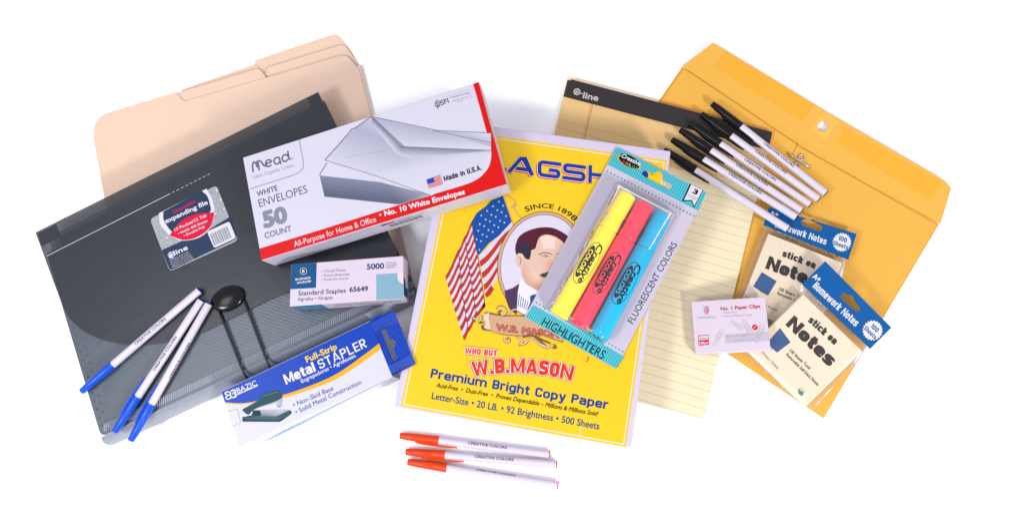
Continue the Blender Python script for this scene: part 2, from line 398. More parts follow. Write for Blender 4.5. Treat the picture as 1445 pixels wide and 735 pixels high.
def subdiv_xy(V, Fc, maxlen):
    """split triangles until no edge is longer than maxlen, so print can follow a curved surface"""
    bm = bmesh.new(); vs = [bm.verts.new((v[0], v[1], 0)) for v in V]
    for f in Fc:
        try: bm.faces.new([vs[i] for i in f])
        except ValueError: pass
    bmesh.ops.triangulate(bm, faces=bm.faces)
    for _ in range(4):
        es = [e for e in bm.edges if e.calc_length() > maxlen]
        if not es: break
        bmesh.ops.subdivide_edges(bm, edges=es, cuts=1); bmesh.ops.triangulate(bm, faces=bm.faces)
    bm.verts.index_update()
    r = ([tuple(v.co) for v in bm.verts], [tuple(v.index for v in f.verts) for f in bm.faces]); bm.free(); return r
def copy_tree(o, parent=None):
    c = o.copy(); C.objects.link(c); c.parent = parent
    for ch in list(o.children): copy_tree(ch, c)
    return c
def side_frame(p0, p1, p2):
    """frame on a side face from three world points: p0 -> p1 is its x axis, p2 fixes the plane"""
    F = Frame.__new__(Frame); F.A = p0; F.ex = (p1 - p0).normalized(); n = F.ex.cross(p2 - p0).normalized()
    if n.dot(CAM - p0) < 0: n = -n
    F.n = n; F.ey = n.cross(F.ex); F.T = 0
    return F
def carton(F, q, T, material, parent, name='carton', r=.8):
    """a folding carton: top quad q (px) and thickness T, slightly rounded board edges"""
    uv = px2uv(F, q); o = slab_uv(name, F, [uv], -T, 0, material, parent)
    bm = bmesh.new(); bm.from_mesh(o.data); bmesh.ops.dissolve_limit(bm, angle_limit=.01, verts=bm.verts, edges=bm.edges)
    bmesh.ops.bevel(bm, geom=bm.edges[:], offset=r * S, segments=2, affect='EDGES', profile=.6); bm.to_mesh(o.data); bm.free()
    return o

# ================================================================== surface
M_table = mat('white table', (.97, .97, .97), .75, spec=.15, srgb=False)
g = bpy.data.meshes.new('tabletop'); g.from_pydata([(-2, -1.6, 0), (2, -1.6, 0), (2, 2.0, 0), (-2, 2.0, 0), (-2, -1.6, -.03), (2, -1.6, -.03), (2, 2.0, -.03), (-2, 2.0, -.03)], [],
    [(0, 1, 2, 3), (7, 6, 5, 4), (0, 4, 5, 1), (1, 5, 6, 2), (2, 6, 7, 3), (3, 7, 4, 0)])
g.materials.append(M_table); tb = bpy.data.objects.new('tabletop', g); C.objects.link(tb); tb['kind'] = 'structure'

# ================================================================== manila folders
M_manila = mat('manila card', (255, 222, 196), .7, spec=.12, bump=.25, bscale=900, vary=.03)
GF = 'manila folders fanned under the expanding file'
def folder(z, pts, label, radii, lift=0):
    F = Frame((*pts[0], z), (*pts[-1], z), (420, 300, z), 1.2)
    t = thing('file_folder', F, label, 'folder', GF)
    BRc, BLc = (583, 396), (182, 473)
    top = rpoly(list(pts) + [BRc, BLc], list(radii) + [0, 0])
    slab('front_leaf', F, top, -.4, 0, M_manila, t)
    low = [(131, 192), (508, 92), BRc, BLc]
    slab('back_leaf', F, low, -1.2, -.8, M_manila, t)
    # folded spine along the bottom
    a, b = F.uv(*BLc), F.uv(*BRc)
    V, Fc = tube([F.W(*a, -.6), F.W(*b, -.6)], .6, 8); mesh_obj('fold', V, Fc, M_manila, t, True)
    return t
# front (left tab), second (middle tab), third (right tab), then two more peeping out behind
folder(5.2, [(131, 182), (141, 163), (248.5, 130.5), (259, 144), (377, 109.8), (488, 77), (500, 90), (507, 100)],
       'front manila folder of the fan, its tab at the left end, topmost of the folders', [7, 12, 6, 6, 0, 14, 4, 0])
folder(3.9, [(132, 186), (140, 172), (255, 140), (250.8, 131.5), (365.5, 96.5), (377, 112), (487, 79), (506, 98)],
       'manila folder with a middle tab rising just behind the front left-tab folder', [6, 8, 2, 6, 6, 3, 8, 0])
folder(2.6, [(133, 190), (141, 178), (379, 112), (374, 97), (486, 62.5), (502, 86), (508, 100)],
       'manila folder with a right tab shown as a bare lit strip, third from the front', [6, 8, 2, 7, 8, 5, 0])
folder(1.4, [(134, 194), (143, 180), (252, 138), (256, 127), (360, 90.5), (372, 104), (487, 72), (506, 98)],
       'manila folder whose middle tab shows as a thin strip behind the other middle tab', [6, 8, 2, 6, 6, 3, 8, 0])
# the rearmost folder's right tab curls up from the table
folder(.1 + 1.2, [(136, 198), (145, 186), (364, 106), (357, 85.5), (476, 46), (497, 74), (506, 100)],
       'rearmost manila folder, its wide right tab standing highest at the upper corner', [6, 8, 2, 7, 9, 6, 0]).location.z += -.0011

# ================================================================== smoky expanding file
ZF = 30
FF = Frame((50, 328, ZF), (449, 130, ZF), (143, 620, ZF), ZF - 5.4)
ef = thing('expanding_file', FF, 'smoky grey plastic expanding file with an elastic cord closed round an oval black button', 'expanding file')
M_pocket = mat('charcoal pocket board', (62, 72, 82), .55)
M_sheet = film('smoke flap film', (.62, .60, .60), .50, rough=.30, gloss=.02, ribs=.04, wrinkle=.03, dark=(.030, .040, .050))
M_back = film('smoke back film', (.72, .66, .62), .14, rough=.3, gloss=.01, dark=(.03, .03, .03))
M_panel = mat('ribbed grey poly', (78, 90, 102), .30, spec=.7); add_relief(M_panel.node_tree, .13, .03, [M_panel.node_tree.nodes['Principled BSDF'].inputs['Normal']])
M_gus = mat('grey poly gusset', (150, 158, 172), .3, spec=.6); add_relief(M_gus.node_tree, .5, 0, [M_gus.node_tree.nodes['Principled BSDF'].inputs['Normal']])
M_black = mat('black moulded plastic', (12, 12, 15), .18, spec=.3)
OUT = [(50, 328), (449, 130), (585, 409), (141, 616)]
slab('back_panel', FF, OUT, -24.4, -23.6, M_back, ef)
slab('pocket_block', FF, rpoly([(82, 334), (397, 176), (408, 204), (476, 208), (581, 407), (143, 611)], [0, 3, 3, 0, 0, 0]), -23.4, -3.2, M_pocket, ef)
slab('front_panel', FF, rpoly([(64, 357), (397, 190), (480, 200), (585, 409), (141, 616)], [0, 0, 0, 4, 9]), -3, -2.2, M_panel, ef)
flap = [(50, 328), (449, 130)] + [(547.5, 328)] + curve([(560, 352), (556, 362), (520, 372), (399.5, 414.8), (345, 440), (276, 473), (243, 481), (200, 487), (160, 483), (125, 471), (96, 446), (78, 404)], 6)
slab('flap', FF, flap, -.9, 0, M_sheet, ef)
for q in ([(52, 329), (78, 316), (86, 333), (58, 347)], [(433, 138.5), (448, 131.5), (474, 186), (459, 193)]):
    slab('end_strip', FF, q, -1.6, -1.1, mat('dark weld', (34, 33, 34), .4), ef)
M_glint = mat('painted crease glint', (215, 215, 228), .2, spec=.8)  # glint along the embossed score crease, put in as pale colour
M_dull = mat('dull score crease', (105, 102, 100), .35)
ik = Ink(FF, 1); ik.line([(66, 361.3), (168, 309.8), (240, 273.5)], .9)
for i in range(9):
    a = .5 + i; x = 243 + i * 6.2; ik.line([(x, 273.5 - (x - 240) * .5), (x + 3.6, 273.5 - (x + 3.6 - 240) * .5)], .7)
ik.build('score_glint', M_glint, ef)
ik = Ink(FF, 1)
for i in range(70):
    x = 84 + i * 4.1
    if x < 360:
        y = 331 - (x - 84) * .497; ik.line([(x, y), (x + 2.2, y - 1.1)], .55)
    x2 = 100 + i * 4.1
    if x2 < 372: y = 338 - (x2 - 100) * .497; ik.line([(x2, y), (x2 + 1.6, y - .8)], .4)
ik.build('stitch_line', M_dull, ef)
# bevelled lower gusset: front panel's bottom edge down to the table, rounded at its left corner
def gus(i, j):
    a = Vector((141, 616)).lerp(Vector((585, 409)), i); b = FF.P(a.x, a.y, -2.4)
    e = at(a.x, a.y, 0); out = (at(330, 560, 0) - at(330, 522, 0)).normalized()
    th = j * PI / 2; return b + out * (8.5 * math.sin(th)) - Vector((0, 0, 1)) * (22 * (1 - math.cos(th)))
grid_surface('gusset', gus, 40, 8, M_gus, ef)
# moulded ribs along the front's lower edge
V = []; Fc = []
e0, e1 = FF.uv(143, 611), FF.uv(583, 406); ed = (e1 - e0).normalized(); eq = Vector((-ed.y, ed.x)); Le = (e1 - e0).length
for i in range(int(Le / 2.1)):
    p = e0 + ed * (2 + i * 2.1) + eq * .8; q = p + eq * 6.5 + ed * 2.2; n0 = len(V)
    V += [FF.W(*(p - ed * .6), -2.2), FF.W(*(p + ed * .1), -1.6), FF.W(*(p + ed * .8), -2.2), FF.W(*(q - ed * .6), -2.2), FF.W(*(q + ed * .1), -1.6), FF.W(*(q + ed * .8), -2.2)]
    Fc += [(n0, n0 + 1, n0 + 4, n0 + 3), (n0 + 1, n0 + 2, n0 + 5, n0 + 4), (n0, n0 + 2, n0 + 1), (n0 + 3, n0 + 4, n0 + 5)]
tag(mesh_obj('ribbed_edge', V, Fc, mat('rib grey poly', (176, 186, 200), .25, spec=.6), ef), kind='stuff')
# raised dimples in two rows along the left side
V = []; Fc = []
for r_ in range(2):
    for i in range(15):
        t = (i + .5 * r_) / 15; c = Vector((92, 440)).lerp(Vector((142, 612)), t) + Vector((3.5 + 7 * r_, -2 * r_)); u, v = FF.uv(c.x, c.y); n0 = len(V)
        for ring, (rr, hh) in enumerate(((1.15, -2.2), (.9, -1.75), (.45, -1.45))):
            V += [FF.W(u + rr * math.cos(k * PI / 4), v + rr * math.sin(k * PI / 4), hh) for k in range(8)]
        V.append(FF.W(u, v, -1.4))
        for q in range(2):
            for k in range(8): Fc.append((n0 + q * 8 + k, n0 + q * 8 + (k + 1) % 8, n0 + q * 8 + 8 + (k + 1) % 8, n0 + q * 8 + 8 + k))
        for k in range(8): Fc.append((n0 + 16 + k, n0 + 16 + (k + 1) % 8, n0 + 24))
tag(mesh_obj('dimple_rows', V, Fc, M_panel, ef, True), kind='stuff')
for c in ((128.8, 336), (166, 420), (80, 0))[:0]: pass
# oval button on a short post
bc = FF.uv(322.5, 421.5); ba = math.radians(17)
dn = (FF.uv(370, 400) - FF.uv(322, 421)).normalized(); 
def btn(i, j):
    t = 2 * PI * i; r = math.sin(j * PI / 2) if j < 1 else 1; h = 5.2 - 2.4 * r * r
    x = 17 * r * math.cos(t); y = 12 * r * math.sin(t)
    p = bc + dn * x + Vector((-dn.y, dn.x)) * y
    return FF.W(p.x, p.y, h - (3.2 if False else 0))
V = []; Fc = []
prof = [(0, 5.6), (.35, 5.4), (.65, 4.9), (.85, 4.2), (.96, 3.3), (1, 2.5), (.96, 1.8), (.6, 1.5), (.3, 1.4), (.3, 0)]
for r, h in prof[1:]:
    for k in range(36):
        t = 2 * PI * k / 36; p = bc + dn * (17 * r * math.cos(t)) + Vector((-dn.y, dn.x)) * (12 * r * math.sin(t)); V.append(FF.W(p.x, p.y, h))
V.append(FF.W(bc.x, bc.y, prof[0][1]))
for a in range(len(prof) - 2):
    for k in range(36): Fc.append((a * 36 + k, a * 36 + (k + 1) % 36, (a + 1) * 36 + (k + 1) % 36, (a + 1) * 36 + k)[::-1])
for k in range(36): Fc.append((k, (k + 1) % 36, len(V) - 1))
mesh_obj('button', V, Fc, M_black, ef, True)
M_cord = mat('black elastic cord', (16, 18, 24), .4, spec=.6)
for (a, b) in (((310, 438), (344, 525)), ((344, 420), (378.5, 513))):
    p0 = FF.P(*a, 1.6); p1 = FF.P(*b, 1.3); dd = (p1 - p0).normalized()
    path = [p0, p0.lerp(p1, .3), p0.lerp(p1, .6), p0.lerp(p1, .9), p1, p1 + dd * 5 + Vector((0, 0, -3)), p1 + dd * 10 + Vector((0, 0, -9)), p1 + dd * 12.5 + Vector((0, 0, -17)), p1 + dd * 12 + Vector((0, 0, -25))]
    V, Fc = tube(path, 1.25); mesh_obj('elastic_cord', V, Fc, M_cord, ef, True)
# printed product label stuck on the flap
M_navy = mat('label navy', (42, 60, 92), .35, coat=.3); M_wht = mat('label white', (232, 230, 240), .4, coat=.2)
M_magenta = mat('label magenta', (228, 10, 62), .35, coat=.3)
def speckle(name, c1, c2, sc_):
    M = mat(name, c1, .4, coat=.2); nt = M.node_tree; N = nt.nodes; L = nt.links
    tc = N.new('ShaderNodeTexCoord'); wv = N.new('ShaderNodeTexWave'); wv.inputs['Scale'].default_value = sc_; wv.inputs['Distortion'].default_value = 14; wv.inputs['Detail'].default_value = 0; wv.inputs['Detail Scale'].default_value = 3.2
    L.new(tc.outputs['Object'], wv.inputs['Vector']); cr = N.new('ShaderNodeValToRGB'); cr.color_ramp.interpolation = 'CONSTANT'
    cr.color_ramp.elements[0].color = (*[v * ALB for v in lin(c1)], 1); cr.color_ramp.elements[1].position = .5; cr.color_ramp.elements[1].color = (*[v * ALB for v in lin(c2)], 1)
    L.new(wv.outputs['Fac'], cr.inputs[0]); L.new(cr.outputs[0], N['Principled BSDF'].inputs['Base Color']); return M
M_speck = speckle('label maze pattern', (222, 224, 228), (96, 104, 118), 420)
LQ = [(211.5, 309), (305.5, 261.5), (336, 339), (239.5, 383)]
FL = Frame((*LQ[0], ZF + .3), (*LQ[1], ZF + .3), (*LQ[3], ZF + .3), .3)
lb = slab('product_label', FL, rpoly(LQ, 6), -.3, 0, M_speck, ef)
def L4(x, y): return (200 + x / 5.25, 250 + y / 5.25)
flat('label_band', FL, [L4(*p) for p in rpoly([(148, 540), (270, 485), (480, 400), (655, 292), (708, 455), (210, 692)], [0, 0, 0, 0, 26, 26])], 1, M_navy, lb)
flat('label_ring', FL, [L4(*p) for p in [(128, 268)] + curve([(128, 268), (138, 350), (205, 432)], 5) + curve([(215, 436), (300, 470), (420, 450), (505, 380), (540, 262), (520, 160), (480, 86)], 5)], 2, M_wht, lb)
flat('label_disc', FL, [L4(*p) for p in curve([(160, 255), (165, 320), (225, 405), (300, 420), (400, 380), (505, 262), (505, 200), (485, 140), (445, 103)], 5)], 3, M_navy, lb)
flat('label_lens', FL, [L4(*p) for p in curve([(205, 432), (290, 330), (400, 275), (540, 262)], 6) + curve([(540, 262), (510, 365), (430, 435), (320, 466), (205, 432)], 6)[1:-1]], 4, M_magenta, lb)
text(FL, '13-pocket', L4(238, 272), L4(402, 186), 4.6, M_magenta, lb, 5, .03)
text(FL, 'expanding file', L4(180, 345), L4(494, 200), 7.2, M_wht, lb, 5, .035)
text(FL, '13 Pocket/12 Tab', L4(248, 402), L4(484, 292), 4.6, M_wht, lb, 5, .02)
text(FL, '• Holds 400 Sheets', L4(274, 428), L4(490, 330), 3.8, M_wht, lb, 5, .02)
text(FL, '• Durable Poly', L4(316, 444), L4(472, 372), 3.8, M_wht, lb, 5, .02)
ik = Ink(FL, 4); ik.disc(L4(218, 577), 4.6); ik.build('printed_emblem', M_wht, lb)
ik = Ink(FL, 5); ik.line(curve([L4(200, 590), L4(205, 568), L4(225, 563), L4(236, 580), L4(222, 590)], 4), .9); ik.build('printed_emblem', M_navy, lb)
text(FL, 'line', L4(244, 582), L4(346, 535), 7.6, M_wht, lb, 5, .035)
ik = Ink(FL, 4); ik.line([L4(234, 572), L4(250, 565)], 1.1); ik.build('printed_dash', M_wht, lb)
for i in range(5):
    text(FL, ['Durable pockets & tabs', 'For letter-size papers', 'Expands to hold sheets', 'Acid-free poly file', 'Made in U.S.A.'][i], L4(210 + i * 5, 620 + i * 13), L4(350 + i * 10, 556 + i * 12), 1.6, M_wht, lb, 5)
flat('barcode_patch', FL, [L4(*p) for p in rpoly([(484, 404), (650, 328), (700, 450), (538, 526)], 18)], 4, M_wht, lb)
ik = Ink(FL, 5)
for i in range(16):
    t = i / 16; a = (510 + t * 130, 422 - t * 62); wd = (1, .5, .8, .4)[i * 7 % 4] * .95
    ik.line([L4(*a), L4(a[0] + 34, a[1] + 84)], wd)
ik.build('barcode', M_navy, lb)
ik = Ink(FL, 1)
for p in ((555, 100), (583, 168), (610, 235), (185, 450), (500, 377), (545, 540 - 270)): ik.disc(L4(*p), 1.4, 10)
tag(ik.build('printed_dots', M_wht, lb), kind='stuff')

# ================================================================== copy paper ream
TR_ = 47
RQ = [(635, 170), (946.7, 213), (891, 632), (556, 574.5)]
FR = Frame((*RQ[3], 50.5), (*RQ[2], 50.5), (*RQ[1], 50.5), TR_)
rm = thing('paper_ream', FR, 'wrapped ream of copy paper with a yellow cover showing a flag and an oval portrait', 'paper ream')
M_wrap = mat('white ream wrapper', (222, 212, 236), .4, spec=.45, bump=.12, bscale=120, vary=.02)
carton(FR, RQ, TR_, M_wrap, rm, 'wrapper', 1.6)
er0_, er1_ = FR.P(*RQ[3]), FR.P(*RQ[2]); FRs = side_frame(er0_, er1_, er0_ - FR.n * 10); sgf = -1 if FRs.ey.dot(FR.n) > 0 else 1; Lrs = (er1_ - er0_).length
mesh_obj('glued_end_flap', [FRs.W(u, v * sgf, .5 if v < 40 else .15) for u, v in ((3, 2), (Lrs - 3, 2), (Lrs - 34, 44), (34, 44))], [(0, 1, 2, 3)], mat('wrapper fold', (236, 230, 242), .45, bump=.2, bscale=90), rm)
M_yel = mat('process yellow ink', (255, 212, 6), .34, spec=.35, coat=.6, bump=.22, bscale=60, vary=.03)
M_lav = mat('unprinted wrapper line', (240, 234, 240), .4)
M_blue = mat('royal blue ink', (10, 66, 150), .4); M_red = mat('red ink', (228, 52, 24), .4); M_dk = mat('black ink', (20, 20, 24), .6, spec=.05)
M_white = mat('white ink', (240, 238, 244), .4)
def inset(q, d):
    c = Vector((sum(p[0] for p in q) / 4, sum(p[1] for p in q) / 4)); n = len(q); out = []
    for i in range(n):
        p = Vector(q[i]); a = (Vector(q[i - 1]) - p).normalized(); b = (Vector(q[(i + 1) % n]) - p).normalized(); out.append(tuple(p + (a + b) * d))
    return out
YQ = [(646, 184), (941, 226.5), (883, 630.5), (565.5, 573)]
flat('yellow_cover', FR, YQ, 1, M_yel, rm)
q1, q2 = inset(YQ, 3.0), inset(YQ, 4.3)
flat('border_line', FR, q1, 2, M_lav, rm, holes=[q2])
# big block capitals, blue with a red and white edge
def blocks(F, name, parent):
    cw, chh = 35.5, 25
    strokes = {'L': [[(0.1, 1), (.1, .12), (.95, .12)]], 'A': [[(.02, 0), (.50, .88), (.62, .88), (.95, 0)], [(.3, .27), (.84, .27)]],
               'G': [[(.98, .86), (.12, .86), (.12, .13), (.88, .13), (.88, .47), (.5, .47)]],
               'S': [[(.96, .86), (.12, .86), (.12, .5), (.88, .5), (.88, .13), (.03, .13)]],
               'H': [[(.1, 0), (.1, 1)], [(.9, 0), (.9, 1)], [(.1, .5), (.9, .5)]]}
    pos = [('L', 681, 238.5), ('A', 717.5, 243.2), ('G', 757, 249.5), ('S', 792.5, 253.8), ('H', 829, 258)]
    ux, uy = Vector((.992, .13)), Vector((.02, -1.0))
    for lay, extra, off, mt, nm in ((3, 2.4, (-1.0, 1.2), mat('bright red ink', (235, 50, 60), .4), 'red_edge'), (4, 1.3, (-.3, .3), M_white, 'white_edge'), (5, 0, (0, 0), mat('deep blue ink', (26, 58, 158), .4), 'block_letters')):
        ik = Ink(F, lay)
        for ch, x, y in pos:
            for st in strokes[ch]:
                pts = [(x + off[0] + ux.x * a * cw + uy.x * b * chh, y + off[1] + ux.y * a * cw + uy.y * b * chh) for a, b in st]
                ik.line(rpoly(pts, [0] + [5.5 if ch in 'GS' else 0] * (len(pts) - 2) + [0], 4), 5.2 + extra)
        ik.build(nm, mt, parent)
blocks(FR, 'x', rm)
text(FR, 'SINCE 1898', (742.5, 300), (810.5, 309.5), 6.8, M_dk, rm, 3, .02, base=lambda t: 12 * (1 - (2 * t - .92) ** 2) - 1.5)
def Z2(x, y): return (610 + x / 4.595, 270 + y / 4.595)
def Z3(x, y): return (620 + x / 4.595, 380 + y / 4.595)
# flag: striped folds, then the starred canton
M_fred = mat('flag red ink', (206, 56, 44), .5, vary=.25, bscale=1500); M_fwh = mat('flag white ink', (226, 218, 232), .5, vary=.05); M_fbl = mat('flag blue ink', (14, 84, 172), .5, vary=.25, bscale=1500)
lines = [[(628.5, 390), (640, 432), (654.8, 480)], [(647, 352.5), (652, 410), (661.4, 468)], [(655.7, 334), (664, 390), (672.5, 446)], [(665.5, 313), (676, 372), (684.5, 432)]]
white = Ink(FR, 3); red = Ink(FR, 4); nav = Ink(FR, 6)
def seg(line, t): 
    c = curve(line, 8); i = min(int(t * (len(c) - 1)), len(c) - 2); f = t * (len(c) - 1) - i; return Vector(c[i]).lerp(Vector(c[i + 1]), f)
for k in range(3):
    A, B = lines[k], lines[k + 1]; ns = (15, 19, 21)[k]
    for i in range(ns):
        t0, t1 = i / ns, (i + 1) / ns; a0, a1, b0, b1 = seg(A, t0), seg(A, t1), seg(B, t0), seg(B, t1)
        m0 = (a0 + b0) / 2 + Vector((0, 1.6)); m1 = (a1 + b1) / 2 + Vector((0, 1.6)); m2 = a0.lerp(b0, .25) + Vector((0, 1.8)); m3 = a1.lerp(b1, .25) + Vector((0, 1.8))
        m4 = a0.lerp(b0, .8) + Vector((0, -.6)); m5 = a1.lerp(b1, .8) + Vector((0, -.6))
        (red if i % 2 == 0 else white).poly([tuple(p) for p in (a0, m2, m0, m4, b0, b1, m5, m1, m3, a1)])
    nav.line(curve(B, 8), .7)
# big right fold: bands running parallel to the canton's lower edge
for i in range(7):
    def edge(s, i_):
        o = i_ * 8.3
        L0 = Vector((675.3 + i_ * 1.45, 360 + o)); R0 = Vector((722 + (1.2 if i_ < 2 else -2.2 * (i_ - 2)), 312 + i_ * 9.8))
        p = L0.lerp(R0, s); p.y += 3.4 * math.sin(s * 2 * PI) * .8 - (3 * math.sin(s * PI)) * .3; return tuple(p)
    top = [edge(s / 8, i) for s in range(9)]; bot = [edge(s / 8, i + 1) for s in range(9)]
    (white if i % 2 == 0 else red).poly(top + bot[::-1])
red.poly([(684, 415), (693, 402), (697, 408), (692, 416), (686.5, 420)]); red.poly([(679, 440), (684, 424), (685.3, 432)])
white.build('flag_white', M_fwh, rm); red.build('flag_red', M_fred, rm); nav.build('flag_fold_line', mat('flag fold ink', (40, 44, 96), .5), rm)
canton = [Z2(*p) for p in ((300, 416), (270, 310), (255, 200), (290, 140), (345, 100), (385, 58), (440, 38), (458, 30), (490, 120), (518, 195), (430, 290), (370, 335))]
flat('flag_canton', FR, canton, 7, M_fbl, rm)
ik = Ink(FR, 8)
for r in range(9):
    for c in range(6):
        x = 432 + c * -38 + (r % 2) * 19 + r * 9; y = 68 + r * 34 + c * 30 + (r % 2) * -8
        p = Vector((x, y)); poly = [Vector(q) for q in ((285, 380), (270, 210), (300, 150), (440, 55), (450, 60), (500, 195), (300, 390))]
        ins = False
        for i in range(len(poly)):
            a, b = poly[i - 1], poly[i]
            if (a.y > p.y) != (b.y > p.y) and p.x < (b.x - a.x) * (p.y - a.y) / (b.y - a.y) + a.x: ins = not ins
        if ins:
            ik.poly([(Z2(x, y)[0] + (1.75 if k % 2 == 0 else .75) * math.sin(k * PI / 5), Z2(x, y)[1] - (1.75 if k % 2 == 0 else .75) * math.cos(k * PI / 5)) for k in range(10)])
tag(ik.build('flag_stars', M_fwh, rm), kind='stuff')
M_tan = mat('tan engraving ink', (222, 178, 140), .5, vary=.12, bscale=900); M_tanl = mat('pale engraving ink', (240, 214, 190), .5); M_tand = mat('brown engraving ink', (122, 84, 72), .5)
ik = Ink(FR, 8); ik.line([(709.5, 274.5), (724.8, 318)], 1.3); ik.line(curve([(712, 274), (720, 279), (727.5, 284), (726, 290), (728, 299), (736, 309)], 5), 1.1); ik.line([(722, 294), (729, 288)], 3); ik.build('flag_staff', M_tan, rm)
# oval portrait
oc, ro = (765, 374), math.radians(8)
def ov(rx, ry, n=56): return [(oc[0] + rx * math.cos(t) * math.cos(ro) - ry * math.sin(t) * math.sin(ro), oc[1] + rx * math.cos(t) * math.sin(ro) + ry * math.sin(t) * math.cos(ro)) for t in [2 * PI * i / n for i in range(n)]]
flat('portrait_rim', FR, ov(63, 76), 9, M_tand, rm); flat('portrait_rim', FR, ov(62.2, 75.2), 10, M_tan, rm)
flat('portrait_ground', FR, ov(57.8, 70.6), 12, mat('portrait ground ink', (226, 220, 238), .45), rm)
flat('portrait_rim', FR, ov(58.5, 71.4), 11, mat('slate ink', (96, 90, 120), .5), rm)
M_hair = mat('hair ink', (104, 30, 52), .5, vary=.55, bscale=700); M_face = mat('face ink', (240, 204, 184), .5, vary=.14, bscale=1100); M_coat = mat('coat ink', (88, 58, 96), .5, vary=.3, bscale=1200)
flat('portrait_face', FR, [Z2(*p) for p in curve([(675, 340), (700, 290), (760, 275), (830, 320), (858, 380), (860, 450), (830, 520), (800, 570), (740, 625), (680, 640), (610, 600), (580, 540), (572, 500), (552, 480), (542, 425), (560, 402), (590, 400), (640, 380)], 4)], 14, M_face, rm)
picture('portrait_shading', FR, [([Z2(*p) for p in ((590, 455), (640, 470), (690, 560), (740, 625), (680, 640), (610, 600), (582, 540))], [(232, 186, 160), (240, 202, 182), (244, 208, 188), (222, 170, 146), (214, 160, 138), (220, 166, 142), (222, 172, 148)]),
    ([Z2(*p) for p in ((700, 300), (750, 285), (800, 310), (790, 370), (720, 375))], [(248, 216, 198), (250, 224, 208), (250, 220, 204), (252, 226, 212), (248, 218, 200)]),
    ([Z2(*p) for p in ((700, 440), (780, 440), (790, 500), (730, 520))], [(238, 196, 174), (232, 184, 160), (228, 170, 150), (242, 196, 176)])], rm, 14.3)
flat('portrait_hair', FR, [Z2(*p) for p in curve([(540, 350), (560, 300), (610, 262), (690, 238), (770, 237), (835, 262), (882, 300), (880, 360), (862, 350), (838, 322), (790, 292), (735, 282), (695, 300), (678, 340), (668, 372), (640, 388), (632, 440), (604, 436), (585, 408), (560, 402), (545, 412), (538, 380)], 4)], 15, M_hair, rm)
flat('portrait_temple', FR, [Z2(*p) for p in curve([(545, 360), (580, 330), (620, 340), (640, 380), (632, 436), (604, 434), (585, 406), (560, 400), (545, 410)], 4)], 16, mat('temple ink', (52, 48, 74), .5, vary=.4, bscale=900), rm)
flat('portrait_coat', FR, [Z2(*p) for p in ((468, 645), (520, 628), (566, 598), (552, 660), (560, 735), (545, 800), (500, 760), (478, 700))], 14, M_coat, rm)
flat('portrait_shirt', FR, [Z2(*p) for p in ((572, 560), (610, 605), (680, 645), (720, 700), (700, 780), (600, 800), (548, 770), (556, 650))], 15, M_white, rm)
ik = Ink(FR, 16)
for i in range(7): ik.line([Z3(505 + i * 14, 150 + i * 12), Z3(500 + i * 12, 235 + i * 5)], .9)
ik.poly([Z3(588, 175), Z3(612, 163), Z3(640, 165), Z3(640, 230), Z3(570, 262), Z3(590, 215)])
ik.build('portrait_tie', mat('shirt stripe ink', (24, 84, 150), .5), rm)
ik = Ink(FR, 16); ik.line(curve([Z2(688, 412), Z2(715, 402), Z2(745, 400), Z2(778, 412)], 4), 1.2); ik.line(curve([Z2(806, 408), Z2(830, 404), Z2(852, 412)], 3), 1); ik.line(curve([Z2(706, 424), Z2(735, 414), Z2(762, 428)], 4), .7)
ik.line(curve([Z2(800, 430), Z2(812, 480), Z2(822, 505), Z2(800, 512)], 4), .6); ik.line(curve([Z2(560, 430), Z2(575, 440), Z2(570, 475)], 4), .7); ik.line(curve([Z2(770, 585), Z2(785, 575), Z2(800, 572)], 3), .6)
ik.build('portrait_line', mat('russet line ink', (140, 84, 70), .5), rm)
ik = Ink(FR, 16); ik.disc(Z2(736, 424), 1.9, 10, 1.3); ik.disc(Z2(826, 424), 1.7, 10, 1.2); ik.build('portrait_eye', mat('eye ink', (96, 150, 150), .5), rm)
ik = Ink(FR, 17); ik.poly([Z2(*p) for p in curve([(694, 545), (715, 533), (745, 525), (790, 508), (840, 530), (800, 545), (760, 552), (720, 560)], 4)]); ik.build('portrait_moustache', mat('moustache ink', (104, 72, 62), .5, vary=.4, bscale=900), rm)
# scroll under the portrait
orn = Ink(FR, 13)
for c in ([(372, 262), (385, 245), (410, 243), (432, 262), (430, 290), (400, 300), (385, 280), (405, 268)], [(450, 290), (480, 262), (520, 265), (560, 275)], [(232, 340), (216, 318), (245, 318), (262, 300), (275, 318), (258, 345), (285, 345)],
          [(420, 445), (425, 470), (455, 468), (452, 448), (438, 452)], [(500, 440), (540, 470), (520, 490), (560, 480), (590, 450), (640, 478), (690, 500), (660, 470), (620, 440)], [(640, 480), (700, 510), (740, 490), (756, 505), (735, 512)], [(540, 440), (600, 430), (660, 455), (720, 480)]):
    orn.line([Z3(*p) for p in curve(c, 4)], 2.4)
tag(orn.build('scroll_ornament', M_tand, rm), kind='stuff')
orn2 = Ink(FR, 14)
for c in ([(374, 262), (387, 247), (410, 246), (430, 262), (428, 288), (400, 297)], [(450, 288), (480, 262), (520, 265), (560, 275)], [(216, 318), (245, 318), (262, 300), (272, 318), (258, 342)], [(420, 445), (425, 468), (453, 466), (450, 450)],
          [(500, 440), (538, 468), (520, 488), (558, 478), (590, 450), (640, 478), (688, 498)], [(640, 478), (700, 508), (740, 488)]):
    orn2.line([Z3(*p) for p in curve(c, 4)], 1.5)
tag(orn2.build('scroll_ornament', M_tanl, rm), kind='stuff')
flat('scroll_banner', FR, [Z3(*p) for p in curve([(300, 278), (340, 285), (420, 300), (540, 300), (640, 318), (760, 380), (800, 400)], 4) + curve([(800, 475), (700, 440), (640, 415), (540, 432), (420, 425), (330, 400), (280, 392), (275, 365), (300, 360), (285, 320)], 4)], 15, M_tand, rm)
